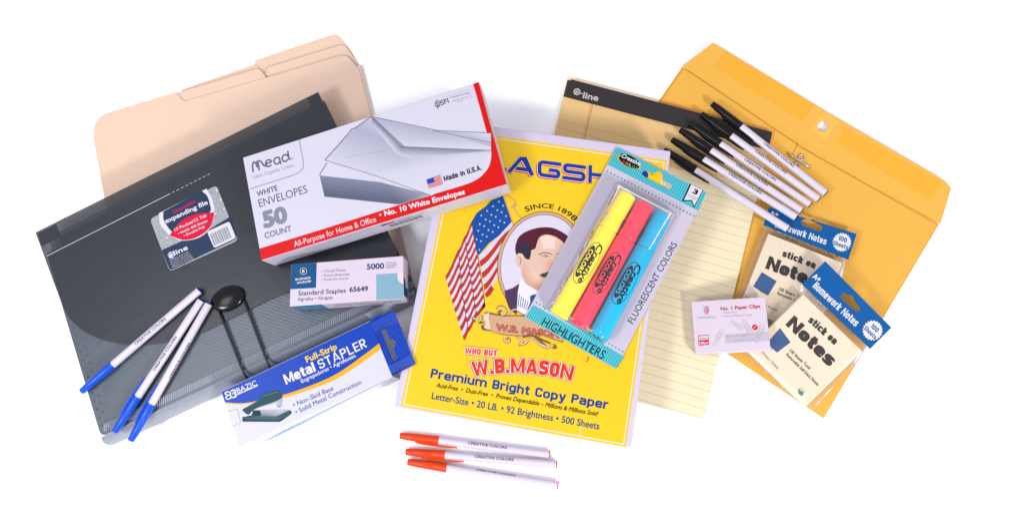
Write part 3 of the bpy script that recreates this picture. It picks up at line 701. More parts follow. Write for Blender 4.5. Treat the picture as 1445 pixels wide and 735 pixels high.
flat('scroll_banner', FR, [Z3(*p) for p in curve([(330, 292), (420, 305), (540, 305), (640, 322), (760, 384), (797, 403)], 4) + curve([(797, 468), (700, 434), (640, 410), (540, 427), (420, 420), (330, 394), (318, 350)], 4)], 16, M_tan, rm)
flat('scroll_curl', FR, [Z3(*p) for p in curve([(292, 290), (325, 285), (322, 330), (330, 388), (290, 378), (300, 350), (285, 320)], 4)], 17, M_tanl, rm)
text(FR, 'W.B. MASON', Z3(362, 398), Z3(780, 440), 10.5, mat('banner letter edge', (120, 60, 56), .5), rm, 18, .07, base=lambda t: -2.0 * t)
text(FR, 'W.B. MASON', Z3(364, 396), Z3(778, 438), 9.5, mat('banner letter red', (214, 110, 92), .5), rm, 19, .03, base=lambda t: -2.0 * t)
# slogans
ik = Ink(FR, 3); ik.line([Z3(150, 492), Z3(388, 517)], .5); ik.line([Z3(160, 551), Z3(378, 576)], .5); ik.build('rule_line', mat('grey blue ink', (120, 124, 120), .5), rm)
htext(FR, 'WHO BUT', Z3(165, 545), Z3(373, 564), 8.2, M_white, rm, 3, .24, .6, .1, fat=.08)
htext(FR, 'WHO BUT', Z3(165, 545), Z3(373, 564), 8.2, mat('bright red ink', (235, 50, 60), .4), rm, 5, .24, .6, .1)
bl = lambda t: 5.5 * math.sin(PI * min(1, max(0, (t * 1.1 - .05)))) * (1 if t > .3 else .72)
bl = lambda t: 7.5 * (1 - (2 * t - 1.15) ** 2) - 0.2
for lay, ft, mt, dx in ((3, .08, mat('navy edge ink', (40, 60, 120), .5), -.5), (5, .05, M_white, -.3), (7, 0, mat('mason red ink', (238, 52, 12), .4), 0)):
    htext(FR, 'W.B.MASON', (668 + dx, 528.5), (806 + dx, 539), 20.5, mt, rm, lay, .25, .66, .09, base=bl, fat=ft)
flat('red_tail_stroke', FR, [Z3(*p) for p in ((945, 598), (962, 585), (958, 566), (970, 568), (966, 590), (950, 601))], 3, M_red, rm)
htext(FR, 'Premium Bright Copy Paper', (607, 532.3), (857.5, 577.3), 12.8, M_blue, rm, 3, .2, .66, .09)
text(FR, 'Acid-Free  •  Dust-Free  •  Proven Dependable – Millions & Millions Sold!', (615, 545.8), (843, 586.8), 6.3, M_dk, rm, 3, .018, shear=.22)
text(FR, 'Letter-Size • 20 LB. • 92 Brightness • 500 Sheets', (608.6, 562.5), (845.5, 605.8), 9.6, mat('teal blue ink', (22, 84, 128), .4), rm, 3, .018)
text(FR, 'TM', (917.5, 246.8), (921, 247.6), 1.8, M_dk, rm, 3)
ik = Ink(FR, 3); ik.line([(820, 601), (818, 616)], .7); ik.build('scuff_mark', M_white, rm)
ik = Ink(FR, 3); ik.disc((909, 247), 6, 14); ik.build('printed_dot', mat('deep blue ink', (26, 58, 158), .4), rm)

# ================================================================== box of envelopes
TE = 32
EQ = [(342.7, 222.6), (676, 115.4), (715.5, 260.3), (369, 367.5)]
FE = Frame((*EQ[3], 67.5), (*EQ[2], 88.5), (*EQ[0], 67.5), TE)
eb = thing('envelope_box', FE, 'long white and red box of 50 envelopes leaning from the file onto the paper ream', 'box')
M_card = mat('white carton board', (222, 220, 236), .38, coat=.15, bump=.05, bscale=200)
carton(FE, EQ, TE, M_card, eb, 'carton', .7)
M_rd = mat('box red ink', (226, 6, 4), .33, coat=.3); M_g1 = mat('slate grey ink', (98, 102, 124), .4); M_g2 = mat('mid grey ink', (140, 143, 164), .4); M_g3 = mat('light grey ink', (168, 170, 188), .4)
rb = [(366.2, 350.8), (460, 322), (560, 290.3), (603.7, 276.5), (650, 262.8)] + curve([(660.8, 259.2), (672, 254), (682, 246), (690, 235), (693.2, 222), (692.4, 208.6), (687, 188)], 5) + [(677, 151.4), (667.6, 118.6), (675.5, 116), (715, 260), (369.3, 367)]
flat('red_band', FE, rb, 1, M_rd, eb)
def M6(x, y): return (330 + x / 6.682, 190 + y / 6.682)
def M7(x, y): return (340 + x / 6.127, 270 + y / 6.127)
def M8(x, y): return (540 + x / 5.25, 100 + y / 5.25)
def M1(x, y): return (540 + x / 6.125, 230 + y / 6.125)
def M2(x, y): return (320 + x / 2.1, 30 + y / 2.1)
ik = Ink(FE, 1); ik.line([M6(150, 514), M6(300, 466)] + curve([M6(560, 384), M6(625, 350), M6(655, 300), M6(652, 240)], 5) + [M6(616, 50)], 1.5); ik.build('logo_tab_edge', mat('lilac shade ink', (168, 168, 200), .4), eb)
ik = Ink(FE, 2)
ik.line([M6(183, 355), M6(176, 300)] + curve([M6(176, 290), M6(186, 262), M6(205, 268), M6(218, 300)], 4) + [M6(222, 312)], 2.1)
ik.line(curve([M6(212, 290), M6(220, 255), M6(246, 250), M6(262, 262), M6(280, 290), M6(302, 300)], 5), 2.1); ik.line([M6(228, 262), M6(240, 338)], 2.1)
ik.line(curve([M6(300, 278), M6(352, 258), M6(338, 240), M6(312, 246), M6(300, 272), M6(312, 298), M6(335, 300), M6(356, 286)], 5), 2.1)
ik.line(curve([M6(432, 258), M6(412, 278), M6(388, 272), M6(378, 246), M6(392, 222), M6(418, 216), M6(434, 232)], 5), 2.1); ik.line([M6(426, 214), M6(444, 280)], 2.1)
ik.line(curve([M6(508, 232), M6(492, 254), M6(466, 250), M6(456, 224), M6(468, 198), M6(494, 190), M6(508, 206)], 5), 2.1); ik.line([M6(508, 155), M6(522, 240)], 2.1)
ik.build('brand_script', M_g1, eb)
text(FE, '®', M6(530, 245), M6(562, 236), 4, M_g2, eb)
text(FE, 'Learn. Organize. Create.', M6(186, 418), M6(570, 300), 5.2, M_g3, eb)
text(FE, 'WHITE', M6(222, 588), M6(416, 526), 7.8, M_g1, eb, bold=.02)
text(FE, 'ENVELOPES', M6(242, 686), M6(698, 546), 11.2, M_g1, eb, bold=-.012)
text(FE, '50', M7(200, 325), M7(412, 268), 25, M_g2, eb, bold=.055)
text(FE, 'COUNT', M7(208, 412), M7(442, 345), 8.8, M_g2, eb, bold=.03)
text(FE, 'All-Purpose for Home & Office', M7(464, 482), M7(1172, 262), 8.2, M_white, eb)
text(FE, '• No. 10 White Envelopes', M1(-26, 474), M1(714, 270), 8.0, M_white, eb, bold=.035)
htext(FE, 'Made in U.S.A.', M1(536, 160), M1(860, 60), 7.4, M_dk, eb, 8, .17, .5, .1)
text(FE, 'SFI', M8(434, 258), M8(492, 238), 7.2, M_dk, eb, bold=.01)
ik = Ink(FE, 2); ik.line(curve([M8(405, 218), M8(388, 240), M8(392, 262), M8(410, 270), M8(424, 254), M8(422, 232), M8(405, 218)], 4), .9); ik.line([M8(402, 228), M8(410, 284)], .8)
ik.line(curve([M8(396, 250), M8(404, 238), M8(416, 244), M8(414, 258), M8(402, 258)], 3), .7); ik.build('leaf_emblem', M_dk, eb)
text(FE, 'Certified Sourcing', M8(502, 208), M8(640, 168), 2.6, M_g2, eb); text(FE, 'www.sfiprogram.org', M8(512, 232), M8(636, 196), 1.8, M_g2, eb); text(FE, 'SFI-00000', M8(552, 236), M8(598, 222), 1.2, M_g3, eb)
ik = Ink(FE, 1); ik.line(rpoly([M8(420, 272), M8(436, 206), M8(640, 140), M8(662, 200), M8(652, 208)], 4), .35); ik.build('emblem_frame', M_g3, eb)
# little flag beside Made in U.S.A.
ik = Ink(FE, 8); A0, B0, C0, D0 = [Vector(M1(*p)) for p in ((380, 147), (500, 104), (522, 184), (400, 222))]
for i in range(7):
    t0 = i * 2 / 13; t1 = (i * 2 + 1) / 13; ik.poly([tuple(A0.lerp(D0, t0)), tuple(B0.lerp(C0, t0)), tuple(B0.lerp(C0, t1)), tuple(A0.lerp(D0, t1))])
ik.build('flag_stripes', mat('flag orange red', (240, 90, 60), .4), eb)
flat('flag_corner', FE, [tuple(A0), tuple(A0.lerp(B0, .48)), tuple(A0.lerp(B0, .5) + (D0 - A0) * .54), tuple(A0.lerp(D0, .54))], 9, mat('flag corner blue', (34, 72, 180), .4), eb)
# printed photograph of envelopes
W0, W1, W2, G1, G2, G3, D1 = (222, 220, 236), (214, 214, 230), (200, 202, 220), (178, 180, 202), (146, 150, 174), (120, 124, 150), (92, 100, 124)
picture('printed_envelopes', FE, [
    ([M2(296, 420), M2(276, 458), M2(455, 478), M2(520, 470)], [W0, W0, W1, W1]),
    ([M2(275, 457), M2(290, 520), M2(510, 543), M2(606, 517), M2(455, 477)], [G2, D1, D1, G1, G2]),
    ([M2(428, 283), M2(380, 318), M2(290, 412), M2(440, 462), M2(606, 517), M2(700, 470), M2(783, 386), M2(560, 375), M2(520, 372)], [W2, G1, W1, W1, W0, W0, W1, G1, G1]),
    ([M2(428, 283), M2(520, 372), M2(560, 400), M2(600, 402), M2(783, 388), M2(783, 380)], [G2, G3, W2, W1, W1, G3]),
    ([M2(430, 283), M2(430, 300), M2(440, 318), M2(505, 395), M2(560, 410), M2(520, 372)], [G3, G1, W1, W1, W1, G3]),
    ([M2(428, 283), M2(520, 371), M2(783, 382), M2(783, 358), M2(625, 325)], [G1, W1, W0, W2, G1]),
    ([M2(428, 283), M2(625, 325), M2(783, 372), M2(783, 333), M2(610, 324)], [W2, G1, G1, W0, W1]),
], eb)
ik = Ink(FE, 7)
for i in range(9): ik.line([M2(277 + i * 1.5, 463 + i * 6.3), M2(455 + i * 5, 482 + i * 6.2), M2(590 - i * 8, 512 + i * 3.2)], .35)
ik.build('printed_stack_lines', mat('stack line ink', (84, 90, 112), .5), eb)
ik = Ink(FE, 7)
ik.line([M2(428, 284), M2(380, 318)], 1.0); ik.line([M2(380, 318), M2(372, 320), M2(345, 352), M2(291, 412)], .9); ik.line([M2(291, 412), M2(440, 458), M2(605, 517)], .5)
ik.line([M2(297, 420), M2(275, 457)], .8); ik.line([M2(430, 284), M2(525, 372)], 1.0); ik.line([M2(428, 283), M2(624, 325), M2(783, 332)], .5); ik.line([M2(610, 325), M2(783, 360)], .4)
ik.build('printed_outline', mat('outline grey ink', (104, 110, 134), .5), eb)
ik = Ink(FE, 7); ik.line([M2(350, 404), M2(470, 385)], .35); ik.build('printed_crease', mat('crease ink', (196, 198, 214), .5), eb)
# long lower side of the box
bl3, br3 = FE.P(*EQ[3]), FE.P(*EQ[2]); FEs = side_frame(bl3, br3, bl3 - FE.n * 20)
Ls = (br3 - bl3).length
def SP(F, u, v, lift=.1): return F.W(u, v, lift)
def side_patch(name, F, pts, layer, material, parent):
    fl, tr = tess([pts]); return mesh_obj(name, [F.W(u, v, layer * LY + .05) for u, v in fl], tr, material, parent)
sg = -1 if FEs.ey.dot(FE.n) > 0 else 1
side_patch('side_shadow_print', FEs, [(u, v * sg) for u, v in ((40, 7), (150, 3), (150, 6), (95, 13), (48, 16))], 1, mat('side lilac print', (206, 208, 228), .4), eb)
V = []; Fc = []
for i in range(26):
    u = 124 + i * 1.25; wd = (.8, .4, .6, .3)[i * 5 % 4]; n0 = len(V); V += [FEs.W(u, sg * 13, .15), FEs.W(u + wd, sg * 13, .15), FEs.W(u + wd + 1, sg * 22, .15), FEs.W(u + 1, sg * 22, .15)]; Fc.append((n0, n0 + 1, n0 + 2, n0 + 3))
mesh_obj('side_barcode', V, Fc, M_dk, eb)
def side_text(F, s, u0, u1, v, cap, material, parent, bold=0):
    V, Fc = glyphs(s, bold); xs = [p[0] for p in V]; y0, y1 = cap_h(0); sgn = 1 if F.ey.z > 0 else -1
    return mesh_obj('side_lettering', [F.W(u0 + (x - min(xs)) / (max(xs) - min(xs)) * (u1 - u0), (-v + (y - y0) / (y1 - y0) * cap) * sgn, .15) for x, y in V], Fc, material, parent)
side_text(FEs, 'ENVELOPES No. 10 50 CT', 134, 160, 11, 3, M_dk, eb)
side_patch('side_flag', FEs, [(118, sg * 5), (131, sg * 5), (131, sg * 11), (118, sg * 11)], 1, mat('pink flag ink', (230, 130, 150), .4), eb)
side_patch('side_flag', FEs, [(118, sg * 5), (123, sg * 5), (123, sg * 8.5), (118, sg * 8.5)], 2, mat('flag corner blue', (34, 72, 180), .4), eb)
# end flap seam seen on the right end
er0 = FE.P(*EQ[2]); er1 = FE.P(*EQ[1]); FEr = side_frame(er0, er1, er0 - FE.n * 20)
V, Fc = tube([er0 - FE.n * 2.2 + (er1 - er0).normalized() * 3 + FEr.n * .15, er1 - FE.n * 2.2 - (er1 - er0).normalized() * 3 + FEr.n * .15], .25, 6); mesh_obj('end_flap_seam', V, Fc, mat('kraft board edge', (206, 180, 160), .7), eb)

# ================================================================== box of staples
TS = 30.5
SQ = [(410.9, 373), (568.8, 361), (570, 421), (408.6, 432.3)]
FS = Frame((*SQ[3], 61.5), (*SQ[2], 61.5), (*SQ[0], 61.5), TS)
sb = thing('staples_box', FS, 'small white and blue box of 5000 standard staples below the envelope box', 'box')
M_lc = mat('lilac carton board', (226, 214, 230), .4, coat=.12, bump=.05, bscale=200)
carton(FS, SQ, TS, M_lc, sb, 'carton', .6)
def S5(x, y): return (390 + x / 5.652, 330 + y / 5.652)
M_db = mat('petrol blue ink', (14, 84, 138), .35, coat=.2); M_tl = mat('muted teal ink', (136, 180, 200), .4); M_nv = mat('dark navy ink', (20, 62, 112), .4); M_gt = mat('grey text ink', (128, 128, 146), .4)
flat('blue_square', FS, [S5(*p) for p in ((121, 244.5), (322, 230), (316, 430), (112, 441))], 1, M_db, sb)
flat('teal_panel', FS, [S5(797, 323)] + [S5(*p) for p in ((968, 312), (966, 350), (980, 385), (1014, 402), (1016, 513), (797, 526))], 1, M_tl, sb)
ik = Ink(FS, 2); ik.disc(S5(215, 297), 4.9, 20); ik.build('badge_ring', M_white, sb)
ik = Ink(FS, 3); ik.disc(S5(215, 297), 4.2, 20); ik.build('badge', M_dk, sb)
text(FS, 'B', S5(205, 310), S5(227, 308), 4.4, M_white, sb, 4, .03)
text(FS, 'BUSINESS', S5(152, 372), S5(273, 357), 2.9, M_white, sb, 2, .03); text(FS, 'SOURCE®', S5(165, 399), S5(278, 384), 2.9, M_white, sb, 2, .03)
text(FS, '• Chisel Point', S5(360, 310), S5(553, 298), 4.0, M_gt, sb); text(FS, '• Pointe Biseautée', S5(360, 343), S5(584, 328), 3.3, M_gt, sb); text(FS, '• Punta De Cincel', S5(360, 375), S5(572, 362), 3.3, M_gt, sb)
text(FS, '5000', S5(722, 286), S5(860, 277), 8.2, M_nv, sb, bold=.03)
for i, s_ in enumerate(('STAPLES', 'AGRAFES', 'GRAPAS')): text(FS, s_, S5(872, 240 + i * 18), S5((955, 960, 945)[i], 235 + i * 18), 2.2, M_gt, sb)
text(FS, 'Standard Staples', S5(175, 492), S5(554, 468), 6.4, mat('dark slate ink', (52, 56, 78), .4), sb, bold=.008)
text(FS, '65649', S5(583, 464), S5(732, 455), 7.0, M_nv, sb, bold=.03)
text(FS, 'Agrafes ▪ Grapas'.replace('▪', '•'), S5(170, 534), S5(450, 518), 4.6, mat('dark slate ink', (52, 56, 78), .4), sb)
# thumb notch at the right end
ik = Ink(FS, 2); ik.poly([S5(*p) for p in [(1009, 292)] + curve([(1009, 292), (975, 310), (966, 345), (980, 382), (1014, 400)], 5)]); ik.build('thumb_notch', mat('notch board', (240, 222, 226), .5), sb)
a3, b3 = FS.P(*SQ[2]), FS.P(*SQ[1]); FSr = side_frame(a3, b3, a3 - FS.n * 10); sgr = -1 if FSr.ey.dot(FS.n) > 0 else 1; Lr = (b3 - a3).length
side_patch('end_panel', FSr, [(u, v * sgr) for u, v in ((3, .3), (Lr * .5, .3), (Lr * .5, 6), (Lr * .44, 10), (Lr * .3, 13), (Lr * .3, 22), (3, 22))], 1, M_nv, sb)
a3, b3 = FS.P(*SQ[3]), FS.P(*SQ[2]); FSs = side_frame(a3, b3, a3 - FS.n * 10); sgs = -1 if FSs.ey.dot(FS.n) > 0 else 1
side_patch('side_blue_block', FSs, [(u, v * sgs) for u, v in ((.8, .8), (30, .8), (30, TS - .8), (.8, TS - .8))], 1, mat('side cyan ink', (20, 128, 176), .35), sb)
side_text(FSs, 'BUSINESS SOURCE', 7, 24, 19, 3.4, M_white, sb); side_text(FSs, 'Standard Staples', 40, 82, 17, 5, M_nv, sb); side_text(FSs, '65649', 86, 103, 17, 5, M_nv, sb, .02); side_text(FSs, 'Chisel Point • Pointe Biseautée', 40, 76, 8, 2.6, M_nv, sb)
ik = Ink(FS, 1)

# ================================================================== stapler box
TB = 47
BQ = [(312.4, 551.8), (522, 452.4), (553.8, 531), (337.5, 630)]
FB = Frame((*BQ[0], TB), (*BQ[1], TB), (*BQ[3], TB), TB)
st = thing('stapler_box', FB, 'blue and white stapler box with a hang tab, lying below the expanding file', 'box')
M_bx = mat('pale carton board', (224, 222, 238), .36, coat=.2, bump=.05, bscale=200)
carton(FB, BQ, TB, M_bx, st, 'carton', .6)
def B6(x, y): return (300 + x / 5.25, 500 + y / 5.25)
def B7(x, y): return (400 + x / 5.25, 420 + y / 5.25)
M_bb = stripes('pinstriped blue board', (0, 74, 200), (0, 54, 164), 2.55, 'Y', .62, .33, .3)
M_bt = stripes('pinstriped tab board', (0, 74, 200), (0, 44, 146), 2.4, 'X', .62, .33, .3)
arc_top = curve([(317.3, 567.2), (338, 568.6), (357, 566.5), (399, 557.0), (438, 543.8), (476, 526.7), (514.3, 500), (535.6, 483.8)], 5)
flat('blue_panel', FB, [(312.9, 552.4), (522, 453.2), (535.0, 483.8)] + arc_top[::-1], 1, M_bb, st)
arc_bot = [(537.8, 491.6), (514, 509.0), (476, 534), (438, 549.2), (400, 561), (357, 568.5), (338, 570.1), (317.7, 568.9)]
flat('yellow_arc', FB, arc_top + curve(arc_bot, 5), 2, mat('warm yellow ink', (252, 184, 14), .35, coat=.2), st)
# hang tab, bent up at the box end so its tip lies on the ream
tabq = [(522, 452.4), (555.8, 438.2), (586.8, 513.3), (554, 530.8)]
ucr = (FB.uv(522, 452.4).x + FB.uv(554, 530.8).x) / 2
hole = rpoly([B7(*p) for p in ((722, 240), (755, 228), (790, 308), (818, 308), (838, 335), (825, 368), (812, 372), (845, 455), (818, 472), (808, 462))], [3, 3, 1, 3, 3, 3, 1, 3, 3, 1], 4)
M_tabhole = hole
def bow(u, v): 
    d = max(0, u - ucr + 1); return d * .34 if d < 22 else 7.5 + (d - 22) * .02
def lifted_uv(F, bowf, px, py):
    """where the photo's ray meets a sheet that is bent up from frame F by bowf(u, v)"""
    h = 0
    for _ in range(8):
        d = ray(px, py); t = (F.A + F.n * h - CAM).dot(F.n) / d.dot(F.n); p = CAM + d * t - F.A; u, v = p.dot(F.ex), p.dot(F.ey); h = bowf(u, v)
    return (u, v)
tb0, tb1 = FB.uv(522, 452.4), FB.uv(554, 530.8); tbd = (tb1 - tb0).normalized(); tbn = Vector((-tbd.y, tbd.x)); tbn = tbn if tbn.x > 0 else -tbn
def bow(u, v):
    d = max(0, (Vector((u, v)) - tb0).dot(tbn)); return 6.2 * (1 - math.exp(-d / 4.5))
def densify(l, mx=2.5):
    out = []
    for i in range(len(l)):
        a, b = Vector(l[i]), Vector(l[(i + 1) % len(l)]); n = max(1, int((b - a).length / mx)); out += [tuple(a.lerp(b, j / n)) for j in range(n)]
    return out
slab_uv('hang_tab', FB, [densify([lifted_uv(FB, bow, *p) for p in tabq]), densify([lifted_uv(FB, bow, *p) for p in hole])], .05, .6, M_bt, st, bow=bow)
text(FB, 'BAZIC', B6(186, 288), B6(332, 226), 7.8, M_white, st, bold=.012)
ik = Ink(FB, 2); ik.poly([B6(*p) for p in ((184, 300), (336, 232), (338, 224), (184, 292))]); ik.line([B6(*p) for p in curve([(110, 300), (92, 288), (105, 276), (128, 280), (132, 296), (112, 304), (98, 318), (112, 330), (138, 318), (132, 300)], 4)], 1.7)
ik.line([B6(*p) for p in curve([(135, 270), (160, 262), (170, 275), (150, 288), (172, 292), (172, 310), (145, 318)], 4)], 2.2); ik.build('brand_emblem', M_white, st)
text(FB, 'Full-Strip', B7(174, 482), B7(402, 378), 9.2, mat('bright yellow ink', (255, 214, 40), .35), st, 3, .03)
htext(FB, 'Metal', B7(20, 642), B7(243, 542), 14.5, M_white, st, 3, .22, .6, .07)
htext(FB, 'STAPLER', B7(272, 528), B7(622, 362), 13.2, M_white, st, 3, .15, .6, .13)
text(FB, 'Engrapadoras • Agrafeuses', B7(136, 632), B7(538, 438), 5.6, M_white, st, 3, .012)
text(FB, '• Non-Skid Base', B6(603, 390), B6(898, 262), 6.6, M_blue, st, 3); text(FB, '• Solid Metal Construction', B6(620, 442), B7(580, 636), 6.6, M_blue, st, 3)
GN, GL, GY, BKx = (24, 76, 84), (60, 110, 112), (176, 180, 200), (22, 40, 52)
picture('printed_stapler', FB, [
    ([B6(*p) for p in ((330, 410), (520, 404), (578, 412), (480, 458), (365, 458))], [GY, (208, 206, 220), (140, 160, 170), (150, 165, 175), (90, 120, 128)]),
    ([B6(*p) for p in ((220, 463), (300, 447), (365, 455), (470, 455), (575, 412), (588, 424), (582, 440), (515, 488), (495, 498), (222, 496))], [GN, GN, GL, GL, GN, GN, GN, GN, BKx, BKx]),
    ([B6(*p) for p in ((300, 412), (352, 414), (362, 452), (290, 452))], BKx),
    ([B6(*p) for p in ((350, 395), (470, 345), (518, 318), (516, 380), (500, 392), (482, 388), (470, 358))], [(190, 192, 210), (190, 192, 210), (170, 175, 190), (180, 185, 200), (150, 155, 170), (120, 130, 140), (200, 200, 215)]),
    ([B6(*p) for p in curve([(217, 408), (340, 338), (362, 304), (420, 276), (485, 261), (500, 270), (519, 312), (470, 345), (350, 388), (300, 412), (268, 445), (238, 430)], 3)], GN),
], st, 3)
ik = Ink(FB, 8); ik.line([B6(370, 310), B6(490, 275)], 1.0); ik.line([B6(228, 470), B6(500, 476), B6(575, 430)], .7); ik.build('stapler_highlight', mat('green sheen ink', (84, 134, 130), .4), st)
ik = Ink(FB, 2); ik.line([B6(108, 422), B6(184, 402), B6(208, 504), B6(146, 530)], .5); ik.build('die_cut_line', M_g2, st)
a3, b3 = FB.P(*BQ[3]), FB.P(*BQ[2]); FBs = side_frame(a3, b3, a3 - FB.n * 10); sgb = -1 if FBs.ey.dot(FB.n) > 0 else 1; Lb = (b3 - a3).length
side_patch('side_blue_arc', FBs, [(u, v * sgb) for u, v in curve([(8, TB - 2), (35, 30), (70, 22), (105, 12), (Lb - 8, 3)], 6)] + [(u, v * sgb) for u, v in curve([(Lb - 8, 6), (105, 19), (70, 31), (35, TB - 2), (8, TB - 1)], 6)], 1, mat('side sky ink', (80, 150, 235), .35), st)

# ================================================================== clasp envelope
ZK = 2.2
FK = Frame((963, 93.6, ZK), (1326.5, 315.5, ZK), (1163, 590, ZK), ZK)
ke = thing('clasp_envelope', FK, 'large golden kraft clasp envelope with its gummed flap open, under the pens and notes', 'envelope')
M_kr = mat('golden kraft paper', (255, 194, 82), .55, spec=.2, bump=.6, bscale=700, vary=.05)
M_gum = mat('gummed strip', (252, 186, 56), .35, spec=.25, bump=.1, bscale=500)
bl_ = (FK.uv(963, 93.6) + FK.uv(1163, 590) - FK.uv(1326.5, 315.5))
ul = [tuple(FK.uv(963, 93.6)), tuple(FK.uv(1326.5, 315.5)), tuple(FK.uv(1163, 590)), tuple(bl_)]
slab_uv('back_leaf', FK, [ul], -2.0, -1.6, M_kr, ke)
mid = [(963, 93.6), (968, 98.5), (1125, 202), (1127, 204.5), (1219.6, 257), (1322, 313.5), (1326.5, 315.5)]
fr_ = px2uv(FK, [(965, 97), (1124, 203.5), (1126, 206), (1322, 317), (1163, 589)]) + [tuple(bl_)]
slab_uv('front_leaf', FK, [fr_], -.9, -.5, M_kr, ke)
# flap: opens away beyond the fold, its free edge lifting off the table
fA, fB = FK.uv(963, 93.6), FK.uv(1326.5, 315.5); fd = (fB - fA).normalized(); fq = Vector((-fd.y, fd.x))
hole_c = (1161, 178.4)
def fbow(u, v):
    d = (Vector((u, v)) - fA).dot(fq); return .12 * max(0, d)
def pxlift(px, py):
    # solve for the point on the lifted flap seen at this pixel
    h = 0
    for _ in range(6):
        d = ray(px, py); t = (FK.A + FK.n * h - CAM).dot(FK.n) / d.dot(FK.n); p = CAM + d * t; uvp = Vector(((p - FK.A).dot(FK.ex), (p - FK.A).dot(FK.ey))); h = fbow(*uvp)
    return tuple(uvp)
flo = [pxlift(*p) for p in [(963, 93.6)] + rpoly([(1003.6, 59.2), (1180, 166), (1335, 256), (1343.5, 268)], [3, 0, 8, 2])[0:] + [(1327, 315.8), (1219.6, 257.6), (1127, 204.5), (1125, 202), (1088, 178), (1032.5, 140)]]
hl = [pxlift(hole_c[0] + 7.6 * math.cos(t), hole_c[1] + 7.6 * math.sin(t)) for t in [2 * PI * i / 24 for i in range(24)]]
slab_uv('flap', FK, [flo, hl], -.15, .25, M_kr, ke, bow=fbow)
def lifted(name, pts, h, material, holes=()):
    fl, tr = tess([[pxlift(*p) for p in pts]] + [[pxlift(*p) for p in hh] for hh in holes]); return mesh_obj(name, [FK.W(u, v, .25 + h + fbow(u, v)) for u, v in fl], tr, material, ke)
lifted('gum_strip', [(1023.2, 72.5), (1148.5, 149), (1132, 171.8), (1008, 95.5)], .07, M_gum); lifted('gum_strip', [(1191, 180), (1330, 257), (1312.4, 282.4), (1179.8, 202.4)], .07, M_gum)
lifted('hole_patch', rpoly([(1162, 157), (1183, 171), (1165, 199), (1143, 184)], 4), .09, mat('kraft patch', (255, 200, 86), .55, bump=.15, bscale=700), holes=[[(hole_c[0] + 7.8 * math.cos(t), hole_c[1] + 7.8 * math.sin(t)) for t in [2 * PI * i / 24 for i in range(24)]]])
FK2 = Frame((963, 93.6, ZK - .5), (1326.5, 315.5, ZK - .5), (1163, 590, ZK - .5), ZK)
ik = Ink(FK2, 1); ik.line([(1125.5, 203), (1118, 218)], 1.0); ik.build('centre_seam', mat('kraft seam', (196, 120, 24), .7), ke)
M_cl = mat('clasp metal', (225, 215, 205), .3, metal=.75)
V, Fc = tube([FK2.P(*p, 1.6) for p in ((1112.3, 218.3), (1120, 223.2), (1135, 232.4), (1142.3, 237.4))], 1.45, 10); mesh_obj('clasp_bar', V, Fc, M_cl, ke, True)
for c, r in (((1130.5, 222.5), 3.9), ((1124, 234), 3.7)):
    V, Fc = tube([FK2.P(c[0] + r * math.cos(t), c[1] + r * math.sin(t), 1.0) for t in [2 * PI * i / 20 for i in range(21)]], .8, 8); mesh_obj('clasp_eyelet', V, Fc, M_cl, ke, True)

# ================================================================== ruled pad
ZP = 5.2
PQ = [(800.5, 112.5), (1090, 188), (993, 590.6), (708, 517)]
FP = Frame((*PQ[0], ZP), (*PQ[1], ZP), (*PQ[3], ZP), 2.6)
pd = thing('writing_pad', FP, 'pale yellow ruled writing pad lying half under the paper ream', 'pad')
M_py = mat('canary paper', (255, 241, 200), .65, spec=.25, bump=.1, bscale=600, vary=.02)
slab('paper_block', FP, rpoly(PQ, [1, 1, 4, 4]), -2.6, 0, M_py, pd)
ik = Ink(FP, 1); a0 = FP.uv(*PQ[0]); dv = (FP.uv(*PQ[3]) - a0); du = FP.uv(*PQ[1]) - a0; Lv = dv.length
y = 45.5
while y < Lv - 6:
    p0 = a0 + dv * (y / Lv) + du * .004; p1 = p0 + du * .99; n = (dv.normalized()) * .12
    V = [FP.W(*(p0 - n), LY), FP.W(*(p1 - n), LY), FP.W(*(p1 + n), LY), FP.W(*(p0 + n), LY)]; ik.add(V, [(0, 1, 2, 3)]); y += 8.74
ik.build('ruled_lines', mat('rule ink', (172, 172, 160), .6), pd)
ik = Ink(FP, 2); ik.line([(842, 124), (709 + 36, 526)], 1.1); ik.line([(839.8, 123.5), (709 + 33.8, 525.5)], .5); ik.build('margin_line', mat('margin ink', (226, 160, 90), .6), pd)
slab('binding_strip', FP, [(800.8, 113), (1089.6, 188.3), (1084.5, 212), (795, 136.5)], .02, .3, mat('brown binding tape', (70, 62, 58), .5), pd)

# ================================================================== smoke sleeve over the pad's head
FSl = Frame((802, 106, ZP + 1.6), (1091, 183.5, ZP + 1.6), (780, 190, ZP + 1.6), 1.0)
sl = thing('plastic_sleeve', FSl, 'thin smoky plastic sleeve with a black headed strip over the top of the yellow pad', 'plastic sleeve')
M_sm = film('smoky sleeve film', (.99, .87, .69), .02, rough=.2, gloss=.0, wrinkle=.10, dark=(.3, .2, .15))
def sbow(u, v): return 1.3 * math.exp(-((u - 92) / 18) ** 2) * max(0, -v - 20) / 30
def sleeve_f(i, j):
    a = Vector((802, 106)).lerp(Vector((1091, 183.5)), i); b = Vector((777, 205)).lerp(Vector((1074, 262)), i); p = a.lerp(b, j); u, v = FSl.uv(p.x, p.y); return FSl.W(u, v, sbow(u, v))
grid_surface('film', sleeve_f, 60, 16, M_sm, sl)
M_hd = mat('black printed strip', (54, 50, 52), .3, coat=.4, bump=.05, bscale=60)
FH = Frame((802, 106, ZP + 1.75), (1091, 183.5, ZP + 1.75), (780, 190, ZP + 1.75), 1.0)
flat('header_strip', FH, [(805.8, 112.3), (1089.5, 186.6), (1084.2, 211.5), (799.3, 136.2)], 2, M_hd, sl)
